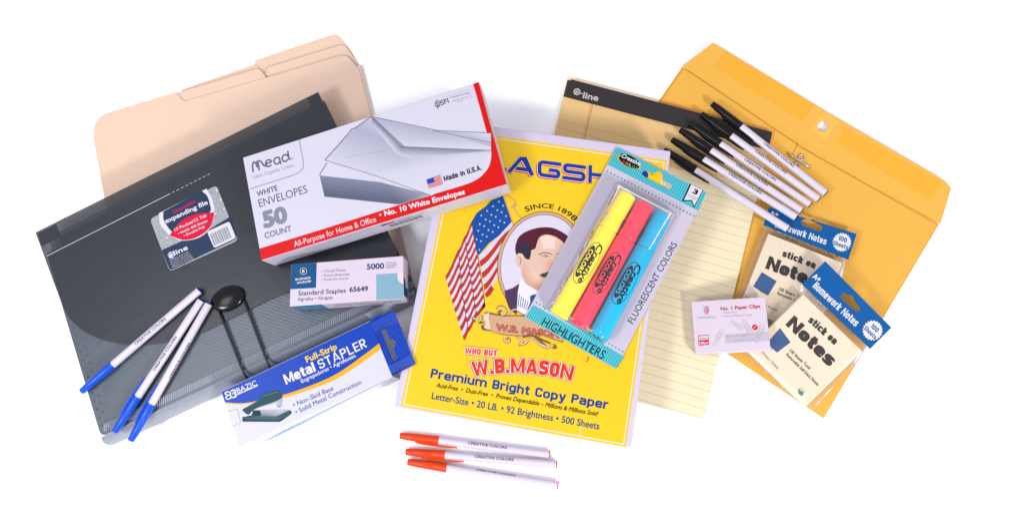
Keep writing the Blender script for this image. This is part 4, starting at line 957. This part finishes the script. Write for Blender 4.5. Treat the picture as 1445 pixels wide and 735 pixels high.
M_bk = mat('warm grey print', (206, 196, 190), .4)
def E1(x, y): return (780 + x / 5.656, 90 + y / 5.656)
ik = Ink(FH, 3); ik.disc(E1(193, 226), 4.9, 20); ik.line([E1(215, 236), E1(238, 243)], 1.4); ik.build('printed_emblem', M_bk, sl)
ik = Ink(FH, 4); ik.line(curve([E1(175, 232), E1(186, 212), E1(204, 220), E1(200, 240), E1(186, 236)], 5), 1.0); ik.build('printed_emblem', M_hd, sl)
text(FH, 'line', E1(236, 276), E1(360, 302), 9.6, M_bk, sl, 3, .035)

# ================================================================== stick pens
def lathe_x(prof, n=22, z0=0, ry=1):
    V = []; Fc = []
    for x, r in prof: V += [Vector((x, r * math.cos(2 * PI * k / n), z0 + r * math.sin(2 * PI * k / n))) for k in range(n)]
    for a in range(len(prof) - 1):
        for k in range(n): Fc.append((a * n + k, a * n + (k + 1) % n, (a + 1) * n + (k + 1) % n, (a + 1) * n + k)[::-1])
    Fc.append(tuple(range(n))[::1]); Fc.append(tuple((len(prof) - 1) * n + k for k in range(n))[::-1])
    return V, Fc
def local_obj(name, V, Fc, material, parent, smooth=True):
    me = bpy.data.meshes.new(name); me.from_pydata([Vector(v) * S for v in V], [], Fc); me.update(); me.materials.append(material)
    if smooth:
        me.polygons.foreach_set('use_smooth', [True] * len(me.polygons)); me.set_sharp_from_angle(angle=math.radians(40))
    o = bpy.data.objects.new(name, me); C.objects.link(o); o.parent = parent; return o
M_pw = mat('white pen barrel', (232, 224, 238), .28, spec=.5, coat=.3)
PL = 146.0; RB = 3.75
def drape(V, Fc, r, lift=.05, roll=0):
    V2, F2 = subdiv_xy(V, Fc, .9); out = []
    for x, y, _ in V2:
        a = y / r + roll; out.append(Vector((x, (r + lift) * math.sin(a), RCAP + (r + lift) * math.cos(a))))
    return out, F2
RCAP = 4.5
def make_pen(col, capmat, inkc, side, roll, group, label, square=False):
    root = bpy.data.objects.new('pen', None); C.objects.link(root); tag(root, label, 'pen', group); root.empty_display_size = .01
    V, Fc = lathe_x([(34, RB - .3), (36, RB), (PL - 1.6, RB), (PL - .9, RB - .15)], z0=RCAP); local_obj('barrel', V, Fc, M_pw, root)
    V, Fc = lathe_x([(0, 2.2), (.3, 2.9), (.9, 3.15), (5, 3.3), (5.6, 3.55), (20, 4.0), (36.2, 4.35), (36.5, 4.5), (38, 4.5), (38.2, 4.3)], z0=RCAP); cap = local_obj('cap', V, Fc, capmat, root)
    # clip: a slim tongue along one side reaching past the cap
    pts = []; ang = side
    for x, off, hw, th in ((16, 4.1, 1.3, .7), (24, 5.0, 1.4, .8), (38, 5.2, 1.35, .8), (50, 4.9, 1.1, .7), (57, 4.6, .55, .5)):
        pts.append((x, off, hw, th))
    V = []; Fc = []
    ca, sa = math.cos(ang), math.sin(ang)
    for x, off, hw, th in pts:
        for dy, dz in ((-th, -hw), (th, -hw), (th, hw), (-th, hw)):
            a, b = off + dy, dz; V.append(Vector((x, a * ca - b * sa, RCAP + a * sa + b * ca)))
    for i in range(4):
        for k in range(4): Fc.append((i * 4 + k, i * 4 + (k + 1) % 4, (i + 1) * 4 + (k + 1) % 4, (i + 1) * 4 + k))
    Fc += [(3, 2, 1, 0), (16, 17, 18, 19)]
    local_obj('clip', V, Fc, capmat, cap, False)
    V, Fc = lathe_x([(PL - 1.2, 2.6), (PL - .95, RB - .12), (PL - .1, RB - .2), (PL, RB - .6)], z0=RCAP); local_obj('end_plug', V, Fc, inkc, root)
    gv, gf = glyphs('CREATIVE COLORS', .012); xs = [p[0] for p in gv]; y0, y1 = cap_h(0)
    tv = [(67 + (x - min(xs)) / (max(xs) - min(xs)) * 37.5, ((y - y0) / (y1 - y0) - .5) * 2.5, 0) for x, y in gv]
    V = []; Fc = []
    for i, (ox, oy) in enumerate(((0, 0), (.13, 0), (-.13, 0), (0, .12), (0, -.12))):
        v_, f_ = drape([(x + ox, y + oy, 0) for x, y, _ in tv], gf, RB, .04 + .005 * i, roll); n0 = len(V); V += v_; Fc += [tuple(j + n0 for j in f) for f in f_]
    local_obj('lettering', V, Fc, mat('pen print grey', (84, 80, 92), .5), root, False)
    return root
M_cb = mat('blue cap plastic', (0, 86, 222), .3, spec=.25); M_ck = mat('black cap plastic', (18, 17, 18), .34, spec=.2); M_cr = mat('orange red cap plastic', (248, 74, 20), .3, sss=.1)
M_ib = mat('blue plug', (16, 40, 180), .3); M_ik = mat('black plug', (26, 36, 60), .3); M_ir = mat('red plug', (224, 20, 16), .3)
def place_pen(o, tip, tail, zt, zl):
    """tip/tail = pixel ends of the pen's centre line, zt/zl = heights of the underside at each end"""
    a = at(*tip, zt + RCAP); b = at(*tail, zl + RCAP); mid_ = (a + b) / 2; d = (b - a).normalized()
    ey = Vector((0, 0, 1)).cross(d).normalized(); ez = d.cross(ey)
    o_ = mid_ - d * (PL / 2) - ez * RCAP
    m_ = Matrix((d, ey, ez)).transposed().to_4x4(); m_.translation = o_ * S; o.matrix_basis = m_
def pens(specs, capmat, inkc, group):
    protos = {}
    for tip, tail, zt, zl, side, roll, label in specs:
        key = (side, roll)
        if key not in protos: o = make_pen('', capmat, inkc, side, roll, group, label); protos[key] = o
        else: o = copy_tree(protos[key]); o['label'] = label
        place_pen(o, tip, tail, zt, zl)
SD = -PI / 2 * 0 + PI      # clip on the -y side
pens([((1002, 144.5), (1168.4, 275.6), 6.2, 6.0, PI - .25, .05, 'black capped pen at the top of the fan, nearest the metal clasp'),
      ((986.5, 159), (1158.6, 284), 6.6, 6.2, PI - .1, .3, 'second black capped pen from the top of the fan'),
      ((971, 172.4), (1145, 290.6), 6.8, 6.4, PI - .3, .0, 'third black capped pen from the top of the fan, ending at the blue note header'),
      ((957.6, 182), (1133.6, 299.5), 7.0, 12.5, PI - .2, .42, 'third black capped pen counted from the bottom of the fan'),
      ((945.5, 195.5), (1127, 309), 7.2, 15.5, PI - .35, .2, 'second black capped pen from the bottom of the fan'),
      ((934, 210), (1115.6, 325.5), 6.8, 15.5, PI - .25, 2.2, 'lowest black capped pen of the fan, its cap beside the ream corner')],
     M_ck, M_ik, 'black capped pens fanned over pad and envelope')
pens([((117.3, 550.3), (280, 411), ZF - 1.2, ZF + .2, -PI / 2, -.1, 'blue capped pen lying highest and leftmost on the expanding file'),
      ((163, 607.5), (283.3, 424.5), ZF - 1.8, ZF + .2, .25, -.1, 'middle one of the three blue capped pens on the expanding file'),
      ((185.5, 619.5), (294, 429.5), ZF - 1.8, ZF + .2, .25, -1.1, 'blue capped pen nearest the oval button, rightmost of the three')],
     M_cb, M_ib, 'blue capped pens on the expanding file')
pens([((565.3, 614.3), (775, 640.4), .1, .1, PI - .2, .35, 'red capped pen closest to the paper ream, top of its three'),
      ((573.6, 637), (785, 655), .1, .1, PI - .2, .35, 'middle one of the three red capped pens below the ream'),
      ((576.5, 651.5), (786.5, 684), .1, .1, -PI / 2, 1.0, 'bottommost red capped pen below the paper ream, set at a steeper slant')],
     M_cr, M_ir, 'red capped pens below the paper ream')

# ================================================================== highlighter pack
ZH = 52.4
HQ = [(870.5, 207.5), (997.5, 271.5), (869.5, 520.5), (740, 447)]
FHc = Frame((*HQ[0], ZH), (*HQ[1], ZH), (*HQ[3], ZH), .7)
hp = thing('highlighter_pack', FHc, 'teal edged blister card of three fluorescent highlighters lying across the ream', 'blister pack')
M_cd = mat('lilac blister card', (214, 206, 224), .4, coat=.15, bump=.05, bscale=200)
def H7(x, y): return (820 + x / 5.25, 190 + y / 5.25)
def H8(x, y): return (740 + x / 3.341, 300 + y / 3.341)
hole = rpoly([H7(*p) for p in ((448, 282), (470, 265), (545, 290), (560, 268), (600, 275), (612, 300), (608, 340), (672, 368), (676, 390), (655, 405), (620, 392), (560, 362), (495, 328), (455, 300))], 2.5, 3)
slab('card', FHc, rpoly(HQ, 2.5), -.7, 0, M_cd, hp, holes=[hole])
M_ts = stripes('teal pinstripe print', (18, 178, 196), (112, 204, 214), 2.25, 'X', .55)
top_b = [(870.5, 207.9), (997, 271.7), (985.3, 297.5), (857.4, 232.5)]
flat('header_band', FHc, rpoly(top_b, [2.5, 2.5, 0, 0]), 1, M_ts, hp, holes=[hole])
bot_b = [(753.0, 430.0), (880.8, 502.5), (869.6, 520), (740.5, 446.8)]
flat('footer_band', FHc, rpoly(bot_b, [0, 0, 2.5, 2.5]), 1, M_ts, hp)
ik = Ink(FHc, 1)
for i in range(26):
    t = (i + .3) / 25.6; ik.disc((856 + t * 124.5, 241.2 + t * 64.6), 1.35, 8); 
for i in range(26):
    t = (i + .3) / 25.6; ik.disc((755.5 + t * 124.5, 426 + t * 70.5), 1.25, 8)
ik.build('dotted_edge', mat('teal dot ink', (24, 166, 182), .4), hp).__setitem__('kind', 'stuff')
# maker's oval
def EL(F, c, rx, ry, rot, n=28): return [(c[0] + rx * math.cos(t) * math.cos(rot) - ry * math.sin(t) * math.sin(rot), c[1] + rx * math.cos(t) * math.sin(rot) + ry * math.sin(t) * math.cos(rot)) for t in [2 * PI * i / n for i in range(n)]]
ec = H7(356, 206); er = math.radians(27)
for i, (rx, c) in enumerate(((19, (225, 50, 40)), (18.2, (250, 170, 30)), (17.4, (250, 230, 60)), (16.6, (50, 170, 90)), (15.8, (24, 26, 30)))):
    flat('maker_oval', FHc, EL(FHc, ec, rx, 6.8 - i * .15, er), 2 + i * .5, mat('oval ink %d' % i, c, .4), hp)
flat('maker_plate', FHc, EL(FHc, (ec[0] + .8, ec[1] - 4.6), 14.5, 4.4, er), 5, M_dk, hp)
text(FHc, 'Creative', (ec[0] - 12.2, ec[1] - 7.8), (ec[0] + 14.6, ec[1] + 5.4), 6.2, M_white, hp, 6, .03, shear=.2)
for i, (ch, c) in enumerate(zip('COLOR', ((236, 60, 50), (248, 150, 30), (240, 220, 60), (60, 180, 90), (50, 120, 220)))):
    x = ec[0] - 10.5 + i * 4.7; y_ = ec[1] - 1.0 + i * 2.35; text(FHc, ch, (x, y_ + 1.2), (x + 3.4, y_ + 2.9), 3.8, mat('letter ink ' + ch + str(i), c, .4), hp, 6, .03)
# 3 count ribbon
flat('count_edge', FHc, [H7(*p) for p in ((806, 363), (906, 412), (836, 545), (818, 492), (748, 495))], 2, M_dk, hp)
flat('count_ribbon', FHc, [H7(*p) for p in ((816, 370), (900, 412), (838, 528), (822, 484), (762, 486))], 3, M_wht, hp)
text(FHc, '3', H7(822, 432), H7(856, 450), 7.6, M_dk, hp, 4, .05); text(FHc, 'COUNT', H7(790, 458), H7(852, 490), 4.2, M_g2, hp, 4, -.01)
text(FHc, 'HIGHLIGHTERS', H8(78, 528), H8(368, 692), 12.5, M_dk, hp, 3, -.008)
text(FHc, 'FLUORESCENT COLORS', H8(512, 526), H8(722, 150), 8.8, mat('charcoal print', (58, 58, 66), .4), hp, 3, -.012)
# highlighters
def hl_marker(top, bot, joint, rgb, label, printc, ztop):
    R_ = 9.7; zc = ZH + R_ + .2
    a = at(*bot, zc + 3); b = at(*top, zc + 3); a.z = b.z = zc; d = (b - a).normalized(); ey = Vector((0, 0, 1)).cross(d).normalized(); L_ = (b - a).length
    j = (at(*joint, zc + 3) - a).dot(d)
    m_ = Matrix((d, ey, Vector((0, 0, 1)))).transposed().to_4x4(); o_ = a.copy(); o_.z -= R_; m_.translation = o_ * S
    root = thing('highlighter', m_, label, 'highlighter', 'fluorescent highlighters in the blister pack')
    mb = mat('highlighter ' + str(rgb), tuple(v * 1.14 for v in rgb), .22, spec=.4, coat=.4)
    V, Fc = lathe_x([(0, R_ - 1.5), (.8, R_ - .4), (3, R_), (j - 4, R_), (j - 1.6, R_ - .5), (j - .8, R_ - 1.3)], 28, R_); local_obj('barrel', V, Fc, mb, root)
    V, Fc = lathe_x([(j - 1, R_ - .8), (j, R_ - .5), (j + 4, R_ - .6), (j + 9, R_ - 1.2), (j + 12, R_ - 1.3), (j + 16, R_ - .8), (L_ - 2, R_ - 1.0), (L_ - .6, R_ - 1.4), (L_, R_ - 2.6)], 28, R_); local_obj('cap', V, Fc, mb, root)
    # printed oval and lettering wrapped on the barrel (reads from cap to foot on the side facing up)
    cx = j - 40; mk = mat('highlighter print', (26, 26, 24), .45)
    def wrap(V2, F2, name, mt, lift):
        V3, F3 = subdiv_xy(V2, F2, 1.3); out = [Vector((x, (R_ + lift) * math.sin(y / R_), R_ + (R_ + lift) * math.cos(y / R_))) for x, y, _ in V3]
        if lift: pass
        local_obj(name, out, F3, mt, root, False)
    el = lambda cx_, cy_, rx, ry, n=28: [(cx_ + rx * math.cos(2 * PI * i / n), cy_ + ry * math.sin(2 * PI * i / n)) for i in range(n)]
    side = 1
    o1, t1 = tess([el(cx, 3.2, 17, 4.6)]); wrap(o1, t1, 'printed_oval', mk, .06)
    o1, t1 = tess([el(cx - .5, .8, 22, 8.8), el(cx - .5, .8, 21.3, 8.3)]); wrap(o1, t1, 'printed_ring', mk, .05)
    def wtext(s_, x0, x1, yb, cap, mt, bold, lift, shear=0):
        gv, gf = glyphs(s_, bold); xs = [p[0] for p in gv]; y0, y1 = cap_h(0)
        # reads from the cap end down to the foot: x decreases along the text
        vv = [(x0 + (x - min(xs)) / (max(xs) - min(xs)) * (x1 - x0) - shear * (y - y0), yb - (y - y0) / (y1 - y0) * cap * -1 * -1, 0) for x, y in gv]
        vb = list(vv); fb = list(gf)
        for i in range(6):
            a_ = i * PI / 3; n0 = len(vb); vb += [(x + bold * 9 * math.cos(a_), y + bold * 9 * math.sin(a_), 0) for x, y, _ in vv]; fb += [tuple(j + n0 for j in f) for f in gf]
        V3 = []; F3 = []; m0 = len(vv)
        for i in range(7):
            v_, f_ = subdiv_xy(vb[i * m0:(i + 1) * m0], gf, 1.6); n0 = len(V3); l_ = lift + .006 * i
            V3 += [Vector((x, (R_ + l_) * math.sin(y / R_), R_ + (R_ + l_) * math.cos(y / R_))) for x, y, _ in v_]; F3 += [tuple(j + n0 for j in f) for f in f_]
        local_obj('lettering', V3, F3, mt, root, False)
    wtext('COLORS', cx + 12.5, cx - 12.5, 5.3, 4.2, mb, .02, .12)
    wtext('Creative', cx + 21, cx - 20, .2, 5.6, mk, .03, .10, 2)
    return root
hl_marker((886.5, 273.5), (788, 445), (857.5, 320.5), (255, 236, 60), 'yellow highlighter, left one in the blister pack', None, 0)
hl_marker((911.5, 287.5), (816, 460), (884, 334.5), (255, 58, 84), 'pink red highlighter between the yellow and the blue one', None, 0)
hl_marker((937, 301), (844, 475), (910.5, 348), (0, 170, 212), 'bright blue highlighter, right one in the blister pack', None, 0)
# clear blister dome
FBl = Frame((868, 262, ZH), (955, 306, ZH), (772, 445, ZH), 0)
bA, bB, bD = FBl.uv(868, 258), FBl.uv(956, 303), FBl.uv(768, 436)
bC = FBl.uv(852, 487)
def dome(i, j):
    p = bA.lerp(bB, i).lerp(bD.lerp(bC, i), j)
    e = min(i / .17, (1 - i) / .17, j / .07, (1 - j) / .05, 1); e = max(e, 0); h = 20.6 * (1 - (1 - e) ** 2.2) ** .8 
    h -= 1.1 * (1 - abs(math.sin(PI * 3 * i))) * (1 if .1 < j < .9 else .3)
    return FBl.W(p.x, p.y, max(.1, h))
M_bl = film('clear blister', (.985, .98, .99), .02, rough=.07, gloss=.012, wrinkle=.2, dark=(.9, .88, .92))
grid_surface('blister', dome, 44, 60, M_bl, hp)

# ================================================================== stick-on notes in bags
M_note = mat('buff note paper', (255, 240, 216), .65, spec=.15, bump=.08, bscale=600)
M_bag = film('clear bag film', (.985, .965, .94), .03, rough=.14, gloss=.01, wrinkle=.45, dark=(.9, .85, .8))
M_hb = mat('header blue', (0, 94, 166), .33, coat=.25); M_sqb = mat('note square blue', (6, 86, 150), .4)
def note_pack(zz, pq, hq, bagq, holeq, labels, T):
    """zz: heights of the pad's underside at its corners (first, second, fourth)"""
    F = Frame((*pq[0], zz[0] + T), (*pq[1], zz[1] + T), (*pq[3], zz[2] + T), T)
    fz = lambda px, py: F.P(px, py, -T).z
    npad = thing('note_pad', F, labels[0], 'sticky notes', 'bagged pads of stick-on notes')
    carton(F, pq, T, M_note, npad, 'paper_block', .3)
    Fh = Frame(*[(*p, fz(*p) + T + 1.2) for p in (hq[0], hq[1], hq[3])], T + 1.2)
    pk = thing('note_bag', Fh, labels[1], 'plastic bag', 'clear bags with blue headers round the notes')
    slab('header_card', Fh, hq, -1.0, 0, M_hb, pk, holes=[holeq])
    # bag: pillow of film round the pad
    a, b, c, d = [Vector(tuple(p)) for p in bagq]
    for s_, nm in ((1, 'bag_front'), (-1, 'bag_back')):
        def f(i, j):
            q = a.lerp(b, i).lerp(d.lerp(c, i), j); e = min(i, 1 - i, j, 1 - j) * 9; e = min(1, e) ** .6
            zb = max(2.6, fz(q.x, q.y)); z = zb + T / 2 + s_ * (T / 2 + .8) * e + (.5 * math.sin(i * 23 + j * 5) * math.sin(j * 9) * (1 - e) if s_ > 0 else 0)
            return at(q.x, q.y, z)
        grid_surface(nm, f, 24, 24, M_bag, pk)
    return F, npad, Fh, pk
# rear pack
F1, n1, Fh1, k1 = note_pack((5.0, 4.2, 5.6), [(1084.5, 330), (1188.5, 371), (1150, 476), (1044, 433)], [(1085.5, 292.5), (1209, 330), (1197, 366.5), (1077.4, 317.4)], [(1078, 318), (1197, 366), (1155, 484), (1036, 438)],
    rpoly([(1130.5, 311), (1138.5, 308.5), (1143, 310.5), (1146, 309), (1151, 311.5), (1152, 315), (1160.5, 319), (1161, 325), (1155, 327), (1131, 317)], 2, 3),
    ('buff stick-on note pad in the rear bag, partly under the paper clip box', 'clear bag with blue header whose left end lies under the black pens'), 7)
htext(F1, 'stick on', (1103, 361.5), (1149.5, 379.3), 10.5, M_dk, n1, 2, .25, .5, .06); htext(F1, 'Notes', (1079.5, 378.5), (1151, 407), 20, M_dk, n1, 2, .27, .56, .05)
flat('blue_square', F1, [(1075, 383.8), (1096, 396.7), (1083.7, 416.9), (1074, 412), (1062.8, 404)], 2, M_sqb, n1)
ik = Ink(F1, 1); ik.line([(1063.5, 404), (1076, 411), (1084.5, 418)], 1.2); ik.build('square_curl', M_white, n1)
text(F1, '100 Sheets Total', (1098.5, 409.5), (1135, 424), 5, M_dk, n1, 2, .02); text(F1, 'Removable Self-Stick Notes', (1096.5, 415.5), (1150, 437), 5, M_dk, n1, 2, .02)
text(F1, '3 in x 3 in (76.2mm x 76.2mm)', (1051, 419), (1096, 439), 3, M_dk, n1, 2, .01)
htext(Fh1, 'Homework Notes', (1093.5, 320.5), (1165, 345.6), 10, M_white, k1, 2, .17, .46, .09); text(Fh1, 'A+', (1086, 303), (1098, 306.5), 6.5, M_white, k1, 2, .04)
def burst(F, c, r, parent, rot):
    ik = Ink(F, 2); ik.poly([(c[0] + (r if i % 2 else r * .86) * math.cos(2 * PI * i / 40), c[1] + (r if i % 2 else r * .86) * math.sin(2 * PI * i / 40)) for i in range(40)]); ik.build('starburst', M_white, parent)
    dx, dy = math.cos(rot), math.sin(rot); px_, py_ = -dy, dx
    htext(F, '100', (c[0] - 6.5 * dx - 1.2 * px_, c[1] - 6.5 * dy - 1.2 * py_), (c[0] + 6.0 * dx - 1.2 * px_, c[1] + 6.0 * dy - 1.2 * py_), 7.2, M_hb, parent, 3, .2, .56, .09)
    htext(F, 'Sheets', (c[0] - 11 * dx + 7.5 * px_, c[1] - 11 * dy + 7.5 * py_), (c[0] + 11 * dx + 7.5 * px_, c[1] + 11 * dy + 7.5 * py_), 6.8, M_hb, parent, 3, .18, .5, .09)
burst(Fh1, (1188, 341.8), 13.6, k1, .33)
# front pack lies on the rear one
F2, n2, Fh2, k2 = note_pack((17.5, 10, 11.5), [(1133.5, 415.5), (1216.8, 495.5), (1136.7, 574), (1053.5, 494)], [(1164.5, 368.5), (1258, 462), (1228, 492), (1132, 401)], [(1131.5, 402), (1227, 492), (1142, 582), (1043, 492)],
    rpoly([(1186.5, 416), (1191, 412.5), (1197, 417), (1201, 415.5), (1206, 420), (1205.5, 424.5), (1214, 433), (1213, 439.5), (1208, 439.8), (1187, 421)], 2, 3),
    ('buff stick-on note pad in the front bag, nearest the bottom corner of the kraft envelope', 'clear bag with blue header lying in front, its white starburst at the right corner'), 7)
def N7(x, y): return (1060 + x / 3.062, 360 + y / 3.062)
htext(F2, 'stick on', N7(243, 285), N7(358, 388), 11, M_dk, n2, 2, .25, .5, .06); htext(F2, 'Notes', N7(147, 300), N7(336, 484), 19.5, M_dk, n2, 2, .27, .56, .05)
flat('blue_square', F2, [N7(*p) for p in ((125, 314), (170, 376), (112, 420), (85, 398), (74, 372))], 2, M_sqb, n2)
ik = Ink(F2, 1); ik.line([N7(76, 392), N7(92, 400), N7(112, 421)], 1.3); ik.build('square_curl', M_white, n2)
text(F2, '100 Sheets Total', N7(163, 414), N7(250, 494), 4.8, M_dk, n2, 2, .02); text(F2, 'Removable Self-Stick Notes', N7(149, 431), N7(286, 565), 4.8, M_dk, n2, 2, .02)
text(F2, '3 in x 3 in (76.2mm x 76.2mm)', N7(8, 385), N7(114, 492), 3.2, M_dk, n2, 2, .01)
text(F2, 'Made in', N7(212, 574), N7(230, 592), 2, M_g2, n2); 
ik = Ink(F2, 2); ik.poly([N7(*p) for p in ((203, 572), (212, 582), (228, 592), (220, 608), (204, 598))]); ik.build('teal_mark', mat('teal mark ink', (0, 140, 140), .4), n2)
htext(Fh2, 'Homework Notes', N7(263, 137), N7(449, 309), 11, M_white, k2, 2, .17, .46, .09); text(Fh2, 'A+', N7(262, 96), N7(292, 118), 8.0, M_white, k2, 2, .04)
burst(Fh2, (1231.3, 466), 14.6, k2, .78)

# ================================================================== paper clip box
TC_ = 13
CQ = [(975.2, 425.3), (1079.5, 418.8), (1087.6, 493.8), (981.2, 499.2)]
FC = Frame((*CQ[3], 18.6), (*CQ[2], 32.2), (*CQ[0], 18.6), TC_)
pc = thing('paper_clip_box', FC, 'small white box of paper clips resting on the ruled pad and a note bag', 'box')
M_pc = mat('pink white carton', (232, 218, 232), .38, coat=.15, bump=.05, bscale=200)
carton(FC, CQ, TC_, M_pc, pc, 'carton', .8)
def C5(x, y): return (960 + x / 6.127, 400 + y / 6.127)
M_cr2 = mat('crimson ink', (196, 26, 50), .4); M_fg = mat('faint grey ink', (190, 180, 198), .45)
text(FC, 'No. 1 Paper Clips', C5(350, 233), C5(692, 209), 5.2, M_cr2, pc, bold=.03)
text(FC, '• Non-Skid', C5(355, 263), C5(490, 254), 3.2, M_fg, pc); text(FC, '• Nickel Plated Steel', C5(355, 293), C5(620, 277), 3.2, M_fg, pc)
text(FC, 'PAPERPAL', C5(150, 306), C5(314, 300), 3.6, M_fg, pc, bold=.01)
ik = Ink(FC, 2); ik.line(rpoly([C5(212, 205), C5(240, 203), C5(242, 238), C5(236, 262), C5(220, 262), C5(212, 240)], 3), .9, True); ik.line(rpoly([C5(222, 215), C5(233, 214), C5(234, 244), C5(225, 246)], 1.5), .7, True); ik.build('clip_emblem', M_cr2, pc)
ik = Ink(FC, 1); ik.line([C5(200, 198), C5(252, 194), C5(254, 240), C5(202, 244)], .5, True); ik.build('emblem_frame', M_fg, pc)
flat('red_square', FC, [C5(*p) for p in ((154, 448), (242, 443), (250, 528), (160, 535))], 2, mat('square red ink', (222, 24, 34), .4), pc)
flat('white_window', FC, [C5(*p) for p in ((160, 455), (237, 450), (240, 484), (163, 489))], 3, M_white, pc)
text(FC, '33mm', C5(168, 484), C5(234, 480), 3.0, M_cr2, pc, 4, .02); text(FC, '100pcs', C5(164, 525), C5(244, 519), 3.6, M_white, pc, 3, .03)
flat('grey_ribbon', FC, [C5(*p) for p in ((386, 440), (764, 414), (772, 492), (390, 516))], 1, mat('ribbon grey ink', (206, 198, 212), .45), pc)
text(FC, 'For your paper', C5(396, 465), C5(588, 450), 3.0, M_g3, pc, 2, 0, .2); text(FC, '...for your work', C5(450, 500), C5(632, 488), 3.0, M_g3, pc, 2, 0, .2)
ik = Ink(FC, 3); ik.disc(C5(645, 378), 4.0, 18); ik.build('red_blot', mat('square red ink', (222, 24, 34), .4), pc)
ik = Ink(FC, 4); ik.line([C5(632, 392), C5(656, 362)], .6); ik.build('blot_line', M_white, pc)
ik = Ink(FC, 2)
def clip_outline(c, ang, L_, w_, wd=.6):
    ca, sa = math.cos(ang), math.sin(ang); f = lambda x, y: (C5(*c)[0] + x * ca - y * sa, C5(*c)[1] + x * sa + y * ca)
    ik.line(rpoly([f(-L_ * .2, -w_), f(L_, -w_), f(L_, w_), f(-L_, w_), f(-L_, -w_ * .4), f(L_ * .7, -w_ * .4), f(L_ * .7, w_ * .5), f(-L_ * .5, w_ * .5)], 1.6, 4), wd)
clip_outline((680, 435), math.radians(-66), 12, 3.4, .7); clip_outline((580, 375), math.radians(64), 11, 3.2, .7); clip_outline((325, 465), math.radians(-58), 12, 2.8, .45); clip_outline((490, 355), math.radians(38), 10, 2.6, .45)
ik.build('printed_clips', M_fg, pc)
